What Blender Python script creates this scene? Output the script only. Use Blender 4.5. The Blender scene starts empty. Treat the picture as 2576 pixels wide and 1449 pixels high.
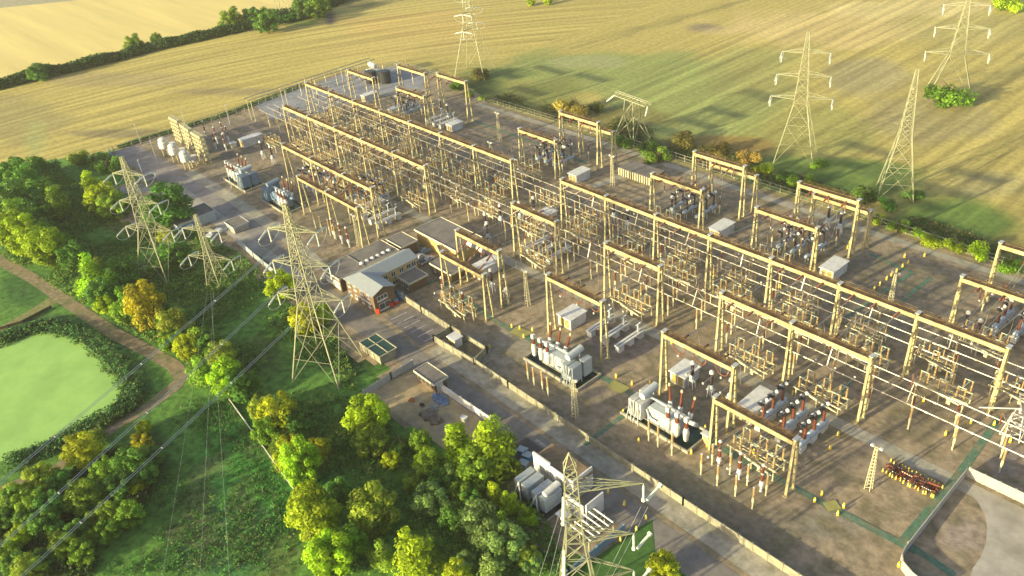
import bpy, math, random
from mathutils import Vector, Matrix, noise
random.seed(7)
S = bpy.context.scene
COL = S.collection
# ------------------------------------------------------------------ camera model
RM = ((0.667933, 0.35359899, -0.65485362), (0.73924265, -0.41683988, 0.52892798), (-0.0859407, -0.83738418, -0.53981657))
FP, CX, CY, CH = 2066.188, 1288.0, 724.5, 120.0
def G(u, v, z=0.0):
    """survey point: where the sight line through picture point (u,v) meets height z"""
    a = (u-CX, v-CY, FP)
    d = [sum(RM[i][k]*a[k] for k in range(3)) for i in range(3)]
    t = (z-CH)/d[2]
    return Vector((d[0]*t, d[1]*t, z))
cam = bpy.data.cameras.new('camera'); co = bpy.data.objects.new('camera', cam); COL.objects.link(co)
cam.sensor_width = 36; cam.lens = 36*FP/2576; cam.clip_end = 5000; cam.clip_start = 1
m = Matrix.Identity(4)
for i in range(3):
    m[i][0] = RM[i][0]; m[i][1] = -RM[i][1]; m[i][2] = -RM[i][2]
m[2][3] = CH
co.matrix_world = m; S.camera = co
# ------------------------------------------------------------------ light
AZ, EL = math.radians(79), math.radians(13.5)
w = bpy.data.worlds.new('World'); S.world = w; w.use_nodes = True
nt = w.node_tree; bg = nt.nodes['Background']
sky = nt.nodes.new('ShaderNodeTexSky'); sky.sky_type = 'NISHITA'; sky.sun_disc = False
sky.sun_elevation = EL; sky.sun_rotation = math.atan2(-math.cos(AZ), -math.sin(AZ)); sky.altitude = 100; sky.dust_density = 2.6; sky.air_density = .85; sky.ozone_density = .6
nt.links.new(sky.outputs[0], bg.inputs[0]); bg.inputs[1].default_value = 0.15
sl = bpy.data.lights.new('sun', 'SUN'); sl.energy = 5.0; sl.angle = math.radians(.9); sl.color = (1, .91, .52)
so = bpy.data.objects.new('sun', sl); COL.objects.link(so)
dv = Vector((math.cos(AZ)*math.cos(EL), math.sin(AZ)*math.cos(EL), -math.sin(EL)))
so.rotation_euler = dv.to_track_quat('-Z', 'Y').to_euler(); so.location = (-100, 0, 200)
S.view_settings.view_transform = 'Standard'; S.view_settings.look = 'None'; S.view_settings.exposure = 0.97
S.render.engine = 'CYCLES'
# ------------------------------------------------------------------ materials
MATS = {}
def mat(name, col, rough=.8, metal=0.0, var=.15, scale=1.5, col2=None, bump=0.0, coord='Object', attr=None, spec=.3, objcol=False, trans=0.0, stretch=None):
    if name in MATS: return MATS[name]
    M = bpy.data.materials.new(name); M.use_nodes = True
    n, l = M.node_tree.nodes, M.node_tree.links
    b = n['Principled BSDF']; b.inputs['Roughness'].default_value = rough; b.inputs['Metallic'].default_value = metal
    b.inputs['Specular IOR Level'].default_value = spec
    if coord == 'World':
        g = n.new('ShaderNodeNewGeometry'); src = g.outputs['Position']
    else:
        g = n.new('ShaderNodeTexCoord'); src = g.outputs['Object']
    if stretch:
        mp = n.new('ShaderNodeMapping'); mp.inputs['Rotation'].default_value = (0, 0, stretch[0]); mp.inputs['Scale'].default_value = stretch[1]
        l.new(src, mp.inputs[0]); src2 = mp.outputs[0]
    else: src2 = src
    t = n.new('ShaderNodeTexNoise'); t.inputs['Scale'].default_value = scale; t.inputs['Detail'].default_value = 5; t.inputs['Roughness'].default_value = .62
    l.new(src2, t.inputs['Vector'])
    r = n.new('ShaderNodeMapRange'); r.inputs[1].default_value = .3; r.inputs[2].default_value = .7; r.inputs[3].default_value = 1-var; r.inputs[4].default_value = 1+var
    l.new(t.outputs[0], r.inputs[0])
    if attr:
        a = n.new('ShaderNodeAttribute'); a.attribute_name = attr; base = a.outputs['Color']
    elif objcol:
        a = n.new('ShaderNodeObjectInfo'); base = a.outputs['Color']
    else:
        a = n.new('ShaderNodeRGB'); a.outputs[0].default_value = (*col, 1); base = a.outputs[0]
    if col2:
        t2 = n.new('ShaderNodeTexNoise'); t2.inputs['Scale'].default_value = scale*.37; t2.inputs['Detail'].default_value = 6; l.new(src, t2.inputs['Vector'])
        rp = n.new('ShaderNodeMapRange'); rp.inputs[1].default_value = .46; rp.inputs[2].default_value = .66; l.new(t2.outputs[0], rp.inputs[0])
        mx0 = n.new('ShaderNodeMix'); mx0.data_type = 'RGBA'; l.new(rp.outputs[0], mx0.inputs['Factor']); l.new(base, mx0.inputs[6]); mx0.inputs[7].default_value = (*col2, 1)
        base = mx0.outputs[2]
    if objcol:
        a2 = n.new('ShaderNodeAttribute'); a2.attribute_name = 'leaf'
        mm = n.new('ShaderNodeMix'); mm.data_type = 'RGBA'; mm.blend_type = 'MULTIPLY'; mm.inputs['Factor'].default_value = 1
        l.new(base, mm.inputs[6]); l.new(a2.outputs['Color'], mm.inputs[7]); base = mm.outputs[2]
    mx = n.new('ShaderNodeMix'); mx.data_type = 'RGBA'; mx.blend_type = 'MULTIPLY'; mx.inputs['Factor'].default_value = 1
    l.new(base, mx.inputs[6]); l.new(r.outputs[0], mx.inputs[7]); l.new(mx.outputs[2], b.inputs['Base Color'])
    if bump:
        bp = n.new('ShaderNodeBump'); bp.inputs['Strength'].default_value = bump; bp.inputs['Distance'].default_value = .3
        l.new(t.outputs[0], bp.inputs['Height']); l.new(bp.outputs[0], b.inputs['Normal'])
    if trans:
        tr = n.new('ShaderNodeBsdfTranslucent'); l.new(mx.outputs[2], tr.inputs[0])
        ms = n.new('ShaderNodeMixShader'); ms.inputs[0].default_value = trans
        l.new(b.outputs[0], ms.inputs[1]); l.new(tr.outputs[0], ms.inputs[2]); l.new(ms.outputs[0], n['Material Output'].inputs[0])
    MATS[name] = M; return M
STEEL = mat('gantry paint', (.45, .385, .195), .55, 0, .28, .8, (.29, .235, .12))
RUST = mat('rusty walkway', (.13, .075, .035), .9, 0, .35, 1.2, (.23, .16, .075))
GREY = mat('galvanised steel', (.50, .49, .45), .45, .25, .15, 2)
TUBE = mat('aluminium tube', (.33, .30, .25), .4, .3, .08, 3)
TAN = mat('tan porcelain', (.42, .28, .12), .35, 0, .2, 3)
BROWN = mat('brown porcelain', (.17, .05, .025), .22, 0, .25, 3, spec=.5)
DARK = mat('dark porcelain', (.05, .028, .03), .25, 0, .2, 3, spec=.5)
CREAM = mat('cream painted steel', (.50, .45, .28), .5, 0, .12, 3)
WHITE = mat('white paint', (.62, .60, .57), .5, 0, .14, .9, (.50, .47, .42))
TGREY = mat('transformer grey paint', (.40, .43, .44), .42, 0, .12, 1.5)
BLUEG = mat('blue grey paint', (.17, .24, .32), .4, 0, .15, 1.5)
TANKB = mat('breaker tank blue grey', (.40, .46, .52), .35, 0, .12, 2)
BLACK = mat('black metal', (.03, .03, .035), .4, 0, .2, 2)
PALEG = mat('pale green arm', (.42, .50, .38), .5, 0, .1, 2)
COPPER = mat('red brown insulator', (.19, .058, .028), .35, 0, .2, 3)
CONC = mat('concrete', (.36, .32, .25), .9, 0, .28, .6, (.24, .22, .16), .3)
CONC2 = mat('pale concrete', (.37, .33, .28), .9, 0, .2, .35, (.29, .26, .21), .2, coord='World')
WALLC = mat('weathered concrete wall', (.26, .235, .165), .9, 0, .28, .8, (.26, .25, .18), .3)
BRICK = mat('brown brick', (.17, .105, .06), .9, 0, .22, 1.6, (.12, .085, .055), .2)
YBRICK = mat('yellow brick', (.52, .36, .13), .9, 0, .18, 1.6, None, .2)
FELT = mat('roof felt', (.19, .165, .145), .95, 0, .18, .5, (.13, .115, .11))
FASCIA = mat('roof fascia', (.55, .50, .38), .7, 0, .12, 1)
METROOF = mat('metal roof', (.31, .33, .33), .35, .2, .05, .7)
GLASS = mat('window glass', (.05, .06, .07), .08, 0, .1, 1, spec=.8)
PITM = mat('oil pit', (.012, .028, .024), .25, 0, .5, .8)
YEL = mat('yellow marker paint', (.80, .58, .02), .5, 0, .08, 3)
RED = mat('red plastic', (.55, .05, .02), .4, 0, .1, 3)
BLUE = mat('blue plastic', (.03, .25, .55), .4, 0, .1, 3)
DGREEN = mat('dark green sheet', (.03, .075, .055), .3, 0, .3, .6)
BARK = mat('bark', (.10, .075, .05), .95, 0, .3, 3)
PYL = mat('pylon steel', (.30, .295, .18), .5, .1, .12, 1)
INSG = mat('glass insulator', (.58, .60, .50), .3, 0, .05, 3)
WIRE = mat('conductor wire', (.44, .46, .42), .5, .3, .05, 2)
LEAF = mat('foliage', (.1, .1, .1), .6, 0, .22, .5, objcol=True, trans=.38, spec=.2)
# ------------------------------------------------------------------ helpers
def tag(o, label=None, cat=None, group=None, kind=None):
    if label: o['label'] = label
    if cat: o['category'] = cat
    if group: o['group'] = group
    if kind: o['kind'] = kind
    return o
def empty(name, loc=(0, 0, 0), rz=0, label=None, cat=None, group=None):
    o = bpy.data.objects.new(name, None); COL.objects.link(o); o.location = loc; o.rotation_euler = (0, 0, rz); o.empty_display_size = .2
    return tag(o, label, cat, group)
KIDS = {}
def copy_tree(o, parent=None, loc=None, rz=None, label=None, group=None, scale=None):
    c = o.copy(); COL.objects.link(c)
    if parent is not None: c.parent = parent; KIDS.setdefault(parent.name, []).append(c)
    for ch in KIDS.get(o.name, []): copy_tree(ch, c)
    if loc is not None: c.location = loc
    if rz is not None: c.rotation_euler = (0, 0, rz)
    if label: c['label'] = label
    if group: c['group'] = group
    if scale: c.scale = scale
    return c
class MB:
    def __init__(s): s.v, s.f, s.sm = [], [], False
    def add(s, vs, fs):
        b = len(s.v); s.v += [tuple(v) for v in vs]; s.f += [tuple(i+b for i in f) for f in fs]
    def box(s, x0, x1, y0, y1, z0, z1):
        s.add([(x0, y0, z0), (x1, y0, z0), (x1, y1, z0), (x0, y1, z0), (x0, y0, z1), (x1, y0, z1), (x1, y1, z1), (x0, y1, z1)],
              [(0, 3, 2, 1), (4, 5, 6, 7), (0, 1, 5, 4), (1, 2, 6, 5), (2, 3, 7, 6), (3, 0, 4, 7)]); return s
    def cb(s, x, y, z, a, b, c): return s.box(x-a/2, x+a/2, y-b/2, y+b/2, z, z+c)
    def frame(s, p, q):
        d = (Vector(q)-Vector(p)).normalized(); up = Vector((0, 0, 1)) if abs(d.z) < .95 else Vector((0, 1, 0))
        a = d.cross(up).normalized(); return a, a.cross(d).normalized()
    def bar(s, p, q, w=.1, h=None):
        h = h or w; a, b = s.frame(p, q); p, q = Vector(p), Vector(q); c = []
        for e in (p, q):
            for i, j in ((-1, -1), (1, -1), (1, 1), (-1, 1)): c.append(e+a*(i*w/2)+b*(j*h/2))
        s.add(c, [(3, 2, 1, 0), (4, 5, 6, 7), (0, 1, 5, 4), (1, 2, 6, 5), (2, 3, 7, 6), (3, 0, 4, 7)]); return s
    def tube(s, p, q, r=.1, n=6, r2=None):
        a, b = s.frame(p, q); p, q = Vector(p), Vector(q); r2 = r if r2 is None else r2; c = []
        for e, rr in ((p, r), (q, r2)):
            for i in range(n):
                t = 2*math.pi*i/n; c.append(e+a*(math.cos(t)*rr)+b*(math.sin(t)*rr))
        s.add(c, [(i, (i+1) % n, n+(i+1) % n, n+i) for i in range(n)]+[tuple(range(n-1, -1, -1)), tuple(range(n, 2*n))]); return s
    def path(s, pts, r=.1, n=5):
        for i in range(len(pts)-1): s.tube(pts[i], pts[i+1], r, n)
        return s
    def lathe(s, p, q, prof, n=8):
        """prof: list of (t along p->q, radius)"""
        a, b = s.frame(p, q); p, q = Vector(p), Vector(q); c = []; k = len(prof)
        for t, r in prof:
            e = p.lerp(q, t)
            for i in range(n):
                th = 2*math.pi*i/n; c.append(e+a*(math.cos(th)*r)+b*(math.sin(th)*r))
        f = []
        for j in range(k-1): f += [(j*n+i, j*n+(i+1) % n, (j+1)*n+(i+1) % n, (j+1)*n+i) for i in range(n)]
        f += [tuple(range(n-1, -1, -1)), tuple(range((k-1)*n, k*n))]
        s.add(c, f); return s
    def insul(s, p, q, r=.2, sheds=7, n=8, taper=1.0):
        pr = []
        for i in range(sheds):
            t = i/sheds; k = 1+(taper-1)*t
            pr += [(t, r*.62*k), (t+.45/sheds, r*k), (t+.6/sheds, r*.62*k)]
        pr.append((1, r*.6*taper)); return s.lathe(p, q, pr, n)
    def prism(s, pts, z0, z1):
        n = len(pts); s.add([(x, y, z0) for x, y in pts]+[(x, y, z1) for x, y in pts],
            [tuple(range(n-1, -1, -1)), tuple(range(n, 2*n))]+[(i, (i+1) % n, n+(i+1) % n, n+i) for i in range(n)]); return s
    def sphere(s, c, r, n=8, k=5, sz=1):
        return s.lathe(Vector(c)-Vector((0, 0, r*sz)), Vector(c)+Vector((0, 0, r*sz)), [((1-math.cos(math.pi*i/k))/2, max(.01, r*math.sin(math.pi*i/k))) for i in range(k+1)], n)
    def build(s, name, m, parent=None, smooth=False):
        me = bpy.data.meshes.new(name); me.from_pydata(s.v, [], s.f); me.update(); me.materials.append(m)
        if smooth: me.polygons.foreach_set('use_smooth', [True]*len(me.polygons))
        o = bpy.data.objects.new(name, me); COL.objects.link(o)
        if parent is not None:
            o.parent = parent; KIDS.setdefault(parent.name, []).append(o)
        return o
ORD = 'first second third fourth fifth sixth seventh eighth ninth tenth eleventh twelfth thirteenth fourteenth fifteenth sixteenth seventeenth eighteenth nineteenth twentieth'.split()
TENS = ['', '', 'twenty', 'thirty', 'forty']
def ordn(i):
    if i < 20: return ORD[i]
    if i >= 50: return 'fifty-'+ordn(i-50)
    t, u = divmod(i+1, 10)
    if u == 0: return {3: 'thirtieth', 4: 'fortieth', 5: 'fiftieth'}[t]
    return TENS[t]+'-'+ORD[u-1]
# ------------------------------------------------------------------ ground sheets
def inpoly(x, y, P):
    c = False; j = len(P)-1
    for i in range(len(P)):
        if (P[i][1] > y) != (P[j][1] > y) and x < (P[j][0]-P[i][0])*(y-P[i][1])/(P[j][1]-P[i][1])+P[i][0]: c = not c
        j = i
    return c
def GP(pts, z=0): return [tuple(G(u, v, z)[:2]) for u, v in pts]
def patch(cu, cv, ru, rv, col, amt=1.0):
    c = G(cu, cv); a = (G(cu+ru, cv)-c)[:2]; b = (G(cu, cv-rv)-c)[:2]; det = a[0]*b[1]-a[1]*b[0]
    return (c.x, c.y, a, b, det, col, amt)
def shade(x, y, base, patches):
    col = list(base); n1 = noise.noise(Vector((x*.02, y*.02, 3)))*.45+noise.noise(Vector((x*.07, y*.07, 8)))*.3
    for cx, cy, a, b, det, c, amt in patches:
        dx, dy = x-cx, y-cy; u = (dx*b[1]-dy*b[0])/det; v = (a[0]*dy-a[1]*dx)/det; r = math.sqrt(u*u+v*v)+n1
        t = min(1, max(0, (1.15-r)/.45)); t = t*t*(3-2*t)*amt
        if t > 0: col = [col[k]*(1-t)+c[k]*t for k in range(3)]
    return col
def sheet(name, poly, z, material, step=None, base=None, patches=(), label=None):
    me = bpy.data.meshes.new(name)
    if step is None:
        me.from_pydata([(x, y, z) for x, y in poly], [], [tuple(range(len(poly)))])
    else:
        xs = [p[0] for p in poly]; ys = [p[1] for p in poly]
        nx = int((max(xs)-min(xs))/step)+2; ny = int((max(ys)-min(ys))/step)+2; x0, y0 = min(xs), min(ys)
        idx = {}; V = []; F = []; ins = [[inpoly(x0+(i+.5)*step, y0+(j+.5)*step, poly) for j in range(ny)] for i in range(nx)]
        def vid(i, j):
            if (i, j) not in idx:
                idx[(i, j)] = len(V); V.append((x0+i*step, y0+j*step, z))
            return idx[(i, j)]
        for i in range(nx):
            for j in range(ny):
                if ins[i][j]: F.append((vid(i, j), vid(i+1, j), vid(i+1, j+1), vid(i, j+1)))
        me.from_pydata(V, [], F)
        if base:
            at = me.color_attributes.new('tint', 'FLOAT_COLOR', 'POINT')
            for k, v in enumerate(V): at.data[k].color = (*shade(v[0], v[1], base, patches), 1)
    me.update(); me.materials.append(material)
    o = bpy.data.objects.new(name, me); COL.objects.link(o); tag(o, label, None, None, 'structure'); return o
def strip(name, pts, width, z, material, label=None):
    L, R_ = [], []
    for i, p in enumerate(pts):
        a = Vector(pts[max(0, i-1)]); b = Vector(pts[min(len(pts)-1, i+1)]); d = (b-a).normalized(); n_ = Vector((-d.y, d.x)); wd = width[i] if isinstance(width, list) else width
        L.append(Vector(p)+n_*wd/2); R_.append(Vector(p)-n_*wd/2)
    n = len(pts); me = bpy.data.meshes.new(name)
    me.from_pydata([(q.x, q.y, z) for q in L+R_], [], [(i, n+i, n+i+1, i+1) for i in range(n-1)]); me.update(); me.materials.append(material)
    o = bpy.data.objects.new(name, me); COL.objects.link(o); tag(o, label, None, None, 'structure'); return o
def V2(*p): return [Vector(q) for q in p]
SCRUB = mat('scrub grass', (1, 1, 1), .95, 0, .55, .55, coord='World', attr='tint', bump=.6)
FIELD = mat('stubble', (1, 1, 1), .95, 0, .32, 1.0, coord='World', attr='tint', bump=.1, stretch=(math.radians(-72+90), (.19, .010, 1)))
FARF = mat('far stubble', (.66, .52, .19), .95, 0, .12, 1.0, coord='World', stretch=(math.radians(-70), (.006, .09, 1)))
YARD = mat('yard gravel', (1, 1, 1), .95, 0, .34, .6, (.175, .145, .085), coord='World', attr='tint', bump=.35)
ROADM = mat('asphalt', (.215, .185, .16), .9, 0, .18, .6, (.16, .14, .125), coord='World')
DUCK = mat('duckweed', (.31, .50, .12), .6, 0, .08, .25, (.26, .43, .10), coord='World')
MUD = mat('dirt track', (.24, .18, .11), .95, 0, .35, .8, (.15, .15, .06), coord='World')
GTR = mat('green trench cover', (.085, .165, .11), .8, 0, .3, 1.2, (.19, .18, .11), coord='World')
LAWN = mat('lawn', (.055, .13, .025), .95, 0, .2, .8, coord='World', bump=.3)
PATHM = mat('concrete path', (.36, .32, .25), .9, 0, .2, .5, (.27, .25, .19), coord='World')
BLUEGR = mat('blue grey gravel', (.26, .26, .28), .95, 0, .2, .6, (.20, .20, .22), coord='World')

fn, fl = FIELD.node_tree.nodes, FIELD.node_tree.links
gp = fn.new('ShaderNodeNewGeometry'); sb = fn.new('ShaderNodeVectorMath'); sb.operation = 'SUBTRACT'; sb.inputs[1].default_value = (-25, 40, 0); fl.new(gp.outputs['Position'], sb.inputs[0])
ln = fn.new('ShaderNodeVectorMath'); ln.operation = 'LENGTH'; fl.new(sb.outputs[0], ln.inputs[0]); sx = fn.new('ShaderNodeSeparateXYZ'); fl.new(sb.outputs[0], sx.inputs[0])
at2 = fn.new('ShaderNodeMath'); at2.operation = 'ARCTAN2'; fl.new(sx.outputs[1], at2.inputs[0]); fl.new(sx.outputs[0], at2.inputs[1])
cb_ = fn.new('ShaderNodeCombineXYZ'); m1 = fn.new('ShaderNodeMath'); m1.operation = 'MULTIPLY'; m1.inputs[1].default_value = .19; fl.new(ln.outputs['Value'], m1.inputs[0]); m2 = fn.new('ShaderNodeMath'); m2.operation = 'MULTIPLY'; m2.inputs[1].default_value = 3.6; fl.new(at2.outputs[0], m2.inputs[0])
fl.new(m1.outputs[0], cb_.inputs[0]); fl.new(m2.outputs[0], cb_.inputs[1])
tn = [n for n in fn if n.type == 'TEX_NOISE'][0]; old = tn.inputs['Vector'].links[0].from_socket
bl = fn.new('ShaderNodeMapRange'); bl.inputs[1].default_value = 190; bl.inputs[2].default_value = 330; fl.new(ln.outputs['Value'], bl.inputs[0])
px = fn.new('ShaderNodeMapRange'); px.inputs[1].default_value = -230; px.inputs[2].default_value = -300; gs = fn.new('ShaderNodeSeparateXYZ'); fl.new(gp.outputs['Position'], gs.inputs[0]); fl.new(gs.outputs[0], px.inputs[0])
mv = fn.new('ShaderNodeMix'); mv.data_type = 'VECTOR'; fl.new(px.outputs[0], mv.inputs['Factor']); fl.new(old, mv.inputs[4]); fl.new(cb_.outputs[0], mv.inputs[5]); fl.new(mv.outputs[1], tn.inputs['Vector'])
# fine grain and thin tramlines over the streaks
pb = fn['Principled BSDF']; src = pb.inputs['Base Color'].links[0].from_socket
n3 = fn.new('ShaderNodeTexNoise'); n3.inputs['Scale'].default_value = .5; n3.inputs['Detail'].default_value = 8; n3.inputs['Roughness'].default_value = .75; fl.new(gp.outputs['Position'], n3.inputs['Vector'])
r3 = fn.new('ShaderNodeMapRange'); r3.inputs[1].default_value = .3; r3.inputs[2].default_value = .7; r3.inputs[3].default_value = .66; r3.inputs[4].default_value = 1.24; fl.new(n3.outputs[0], r3.inputs[0])
wv = fn.new('ShaderNodeTexWave'); wv.bands_direction = 'X'; wv.inputs['Scale'].default_value = .26; wv.inputs['Distortion'].default_value = 1.2; wv.inputs['Detail'].default_value = 3; wv.inputs['Detail Scale'].default_value = 1.5
fl.new(mv.outputs[1], wv.inputs['Vector']); r4 = fn.new('ShaderNodeMapRange'); r4.inputs[1].default_value = 0; r4.inputs[2].default_value = .35; r4.inputs[3].default_value = .86; r4.inputs[4].default_value = 1.03; fl.new(wv.outputs['Fac'], r4.inputs[0])
mm1 = fn.new('ShaderNodeMath'); mm1.operation = 'MULTIPLY'; fl.new(r3.outputs[0], mm1.inputs[0]); fl.new(r4.outputs[0], mm1.inputs[1])
mm2 = fn.new('ShaderNodeMix'); mm2.data_type = 'RGBA'; mm2.blend_type = 'MULTIPLY'; mm2.inputs['Factor'].default_value = 1; fl.new(src, mm2.inputs[6]); fl.new(mm1.outputs[0], mm2.inputs[7]); fl.new(mm2.outputs[2], pb.inputs['Base Color'])
# wide ground below everything
sheet('ground', [(-3000, -1500), (1500, -1500), (1500, 3000), (-3000, 3000)], -.06, mat('distant grass', (.30, .25, .09), .95, 0, .2, .02, coord='World'), label='open farmland stretching away round the substation')
dg, mg, br, ol = (.030, .070, .014), (.065, .135, .025), (.16, .13, .05), (.12, .14, .035)
scrubp = [patch(480, 690, 130, 70, (.075, .12, .02)), patch(150, 560, 60, 80, (.08, .13, .02)), patch(330, 560, 90, 40, (.09, .11, .025)), patch(650, 900, 90, 60, (.06, .11, .02)),
          patch(620, 1180, 160, 160, (.055, .20, .03)), patch(560, 1350, 120, 80, (.05, .15, .04)), patch(500, 1270, 40, 120, (.12, .12, .05), .7), patch(700, 1400, 60, 60, (.10, .11, .04), .6), patch(640, 1120, 40, 40, (.13, .12, .05), .6), patch(470, 1330, 60, 30, (.17, .14, .07), .6), patch(610, 1260, 26, 60, (.16, .14, .06), .6), patch(545, 1160, 30, 30, (.15, .13, .06), .6), patch(640, 1380, 70, 24, (.12, .20, .04), .7), patch(500, 660, 60, 30, (.13, .17, .04), .6), patch(650, 860, 60, 26, (.12, .13, .04), .5),
          patch(380, 1150, 60, 90, (.02, .05, .012)), patch(60, 720, 60, 40, (.04, .11, .02)), patch(150, 860, 200, 50, (.03, .085, .03)), patch(330, 960, 60, 60, (.04, .10, .02)),
          patch(1120, 1300, 130, 120, (.10, .20, .03)), patch(1180, 1400, 120, 60, (.12, .20, .03)), patch(880, 900, 80, 40, (.02, .055, .012)), patch(270, 410, 60, 20, (.05, .11, .02))]
sheet('scrubland', [(-520, -60), (20, -60), (20, 84), (-520, 84)], -.02, SCRUB, 2.5, (.085, .19, .028), scrubp, 'rough green scrub and long grass in front of the substation')
# fields
hedge_line = GP([(-60, 232), (0, 222), (150, 185), (300, 147), (450, 110), (600, 80), (700, 62), (760, 40), (830, 12), (870, -12)])
gold, brn, grn = (.45, .36, .105), (.27, .20, .10), (.28, .31, .09)
fp = GP([(-60, 236), (0, 226), (150, 190), (300, 152), (450, 115), (600, 85), (700, 68), (770, 48), (850, 15), (900, -20)])
field_poly = fp + [(-200, 640), (420, 640), (420, 208), (-258, 208), (-300, 220), (-338, 216), (-353, 190), (-351, 92)] + GP([(270, 380), (150, 400), (0, 420), (-80, 440)])
fpat = [patch(60, 300, 120, 60, (.33, .27, .10), .8), patch(620, 300, 60, 14, (.22, .175, .09), .8), patch(560, 230, 140, 10, (.26, .20, .11), .6), patch(330, 335, 180, 10, (.23, .185, .09), .8), patch(720, 330, 80, 10, (.28, .22, .1), .5), patch(1050, 60, 200, 40, (.50, .34, .11), .6), patch(300, 200, 200, 20, (.33, .26, .12), .6), patch(1000, 120, 200, 30, (.48, .36, .12), .5),
        patch(90, 350, 30, 60, (.36, .36, .12), .7),
        patch(1500, 185, 330, 62, grn, .95), patch(1330, 260, 230, 70, (.21, .22, .055), .95), patch(1700, 250, 260, 90, grn, .9), patch(1900, 180, 130, 70, (.30, .29, .09), .8), patch(1480, 155, 110, 18, (.34, .34, .15), .8), patch(1250, 185, 130, 14, (.15, .19, .05), .8),
        patch(2060, 330, 160, 70, (.30, .29, .08), .7), patch(1780, 70, 50, 12, (.24, .19, .12), .9), patch(2180, 190, 130, 45, (.32, .27, .14), .7), patch(2350, 300, 200, 60, (.34, .28, .13), .7), patch(2050, 70, 300, 40, (.58, .44, .18), .8), patch(2450, 60, 200, 60, (.42, .36, .13), .6), patch(2300, 20, 260, 25, (.62, .5, .22), .7),
        patch(2050, 440, 330, 50, (.14, .21, .04), .95), patch(2400, 560, 160, 70, (.12, .20, .035), .95), patch(2500, 460, 120, 40, (.34, .29, .12), .8), patch(2480, 640, 120, 50, (.12, .15, .04), .9), patch(1700, 400, 200, 45, (.14, .12, .04), .95), patch(1840, 370, 110, 25, (.30, .19, .05), .8), patch(1430, 280, 120, 30, (.16, .13, .04), .9), patch(1590, 370, 60, 30, (.04, .09, .02), .95), patch(1180, 215, 90, 28, (.07, .10, .025), .9), patch(1560, 290, 120, 30, (.20, .17, .05), .8), patch(2060, 470, 120, 30, (.05, .10, .02), .7),
        patch(2230, 560, 180, 14, (.06, .11, .02), .9), patch(2210, 430, 60, 25, (.08, .13, .03), .7),
        patch(830, 42, 14, 22, (.13, .09, .08), 1), patch(750, 55, 60, 10, (.16, .22, .05), .9), patch(900, 8, 60, 12, (.20, .17, .06), .8)]
sheet('stubble_field', field_poly, .02, FIELD, 3.0, gold, fpat, 'golden stubble field with green and brown patches round the far sides of the substation')
ff = hedge_line + [(-330, 500), (-900, 640), (-1200, 200), (-700, 40)]
sheet('far_field', [(x, y) for x, y in ff], .0, FARF, None, label='bright golden field beyond the dark hedge')
sheet('field_corner', GP([(0, 20), (200, 0), (60, -12), (-30, -5), (-40, 26)]), .03, mat('grey field', (.36, .32, .20), .95, 0, .2, .3, coord='World'), label='greyer strip in the far top corner of the far field')
# the yard
ye = (.30, .228, .15)
yard_poly = GP([(275, 383), (345, 455), (262, 478), (262, 540), (430, 600), (470, 635), (560, 655), (700, 735), (790, 800), (850, 890), (985, 925)]) + [(-139, 65), (-109, 66), (-104, 73), (-96, 67), (-80, 61), (-70, 66), (-58, 64), (60, 64), (60, 207), (-258, 207), (-300, 216.5), (-336, 215), (-351.5, 190), (-345, 137), (-349, 92)]
yp = [patch(1280, 880, 120, 60, (.25, .22, .17), .9), patch(1450, 1020, 120, 50, (.20, .17, .13), .6), patch(1560, 860, 90, 40, (.20, .155, .14), .8), patch(1700, 1230, 200, 60, (.16, .15, .10), .7), patch(1900, 1330, 200, 60, (.15, .13, .095), .7), patch(500, 470, 120, 40, (.22, .185, .17), .8), patch(640, 560, 90, 40, (.21, .17, .15), .8), patch(600, 340, 120, 60, (.16, .135, .13), .7),
      patch(1400, 330, 200, 40, (.17, .13, .12), .6), patch(1750, 540, 100, 40, (.17, .15, .12), .6), patch(2200, 700, 200, 60, (.155, .13, .10), .7), patch(1300, 700, 100, 60, (.19, .145, .09), .7), patch(1750, 800, 120, 60, (.20, .15, .09), .6), patch(2300, 1050, 100, 60, (.19, .155, .10), .6),
      patch(2080, 1320, 100, 40, (.21, .19, .15), .7), patch(2420, 1340, 75, 45, (.30, .235, .20), .8), patch(1860, 440, 60, 30, (.15, .12, .10), .8), patch(2530, 1160, 40, 60, (.22, .18, .17), .9), patch(1870, 1190, 40, 15, (.28, .24, .22), .8), patch(1360, 1230, 40, 60, (.18, .15, .13), .7),
      patch(850, 560, 90, 40, (.15, .13, .09), .7), patch(1040, 800, 60, 20, (.19, .16, .14), .7), patch(400, 430, 60, 30, (.20, .17, .17), .8)]
sheet('substation_yard', yard_poly, .04, YARD, 2.0, ye, yp, 'brown gravel yard of the substation with moss and tyre marks')
sheet('gravel_area', GP([(640, 262), (760, 222), (850, 190), (1000, 166), (1070, 190), (1060, 230), (900, 250), (760, 300), (680, 300)]), .06, BLUEGR, label='pale blue-grey gravel in the far corner of the yard')
strip('curved_road', GP([(905, 262), (960, 240), (1010, 228), (1080, 226)]), 4, .08, PATHM, 'pale curved drive in the far corner of the yard')
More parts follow.
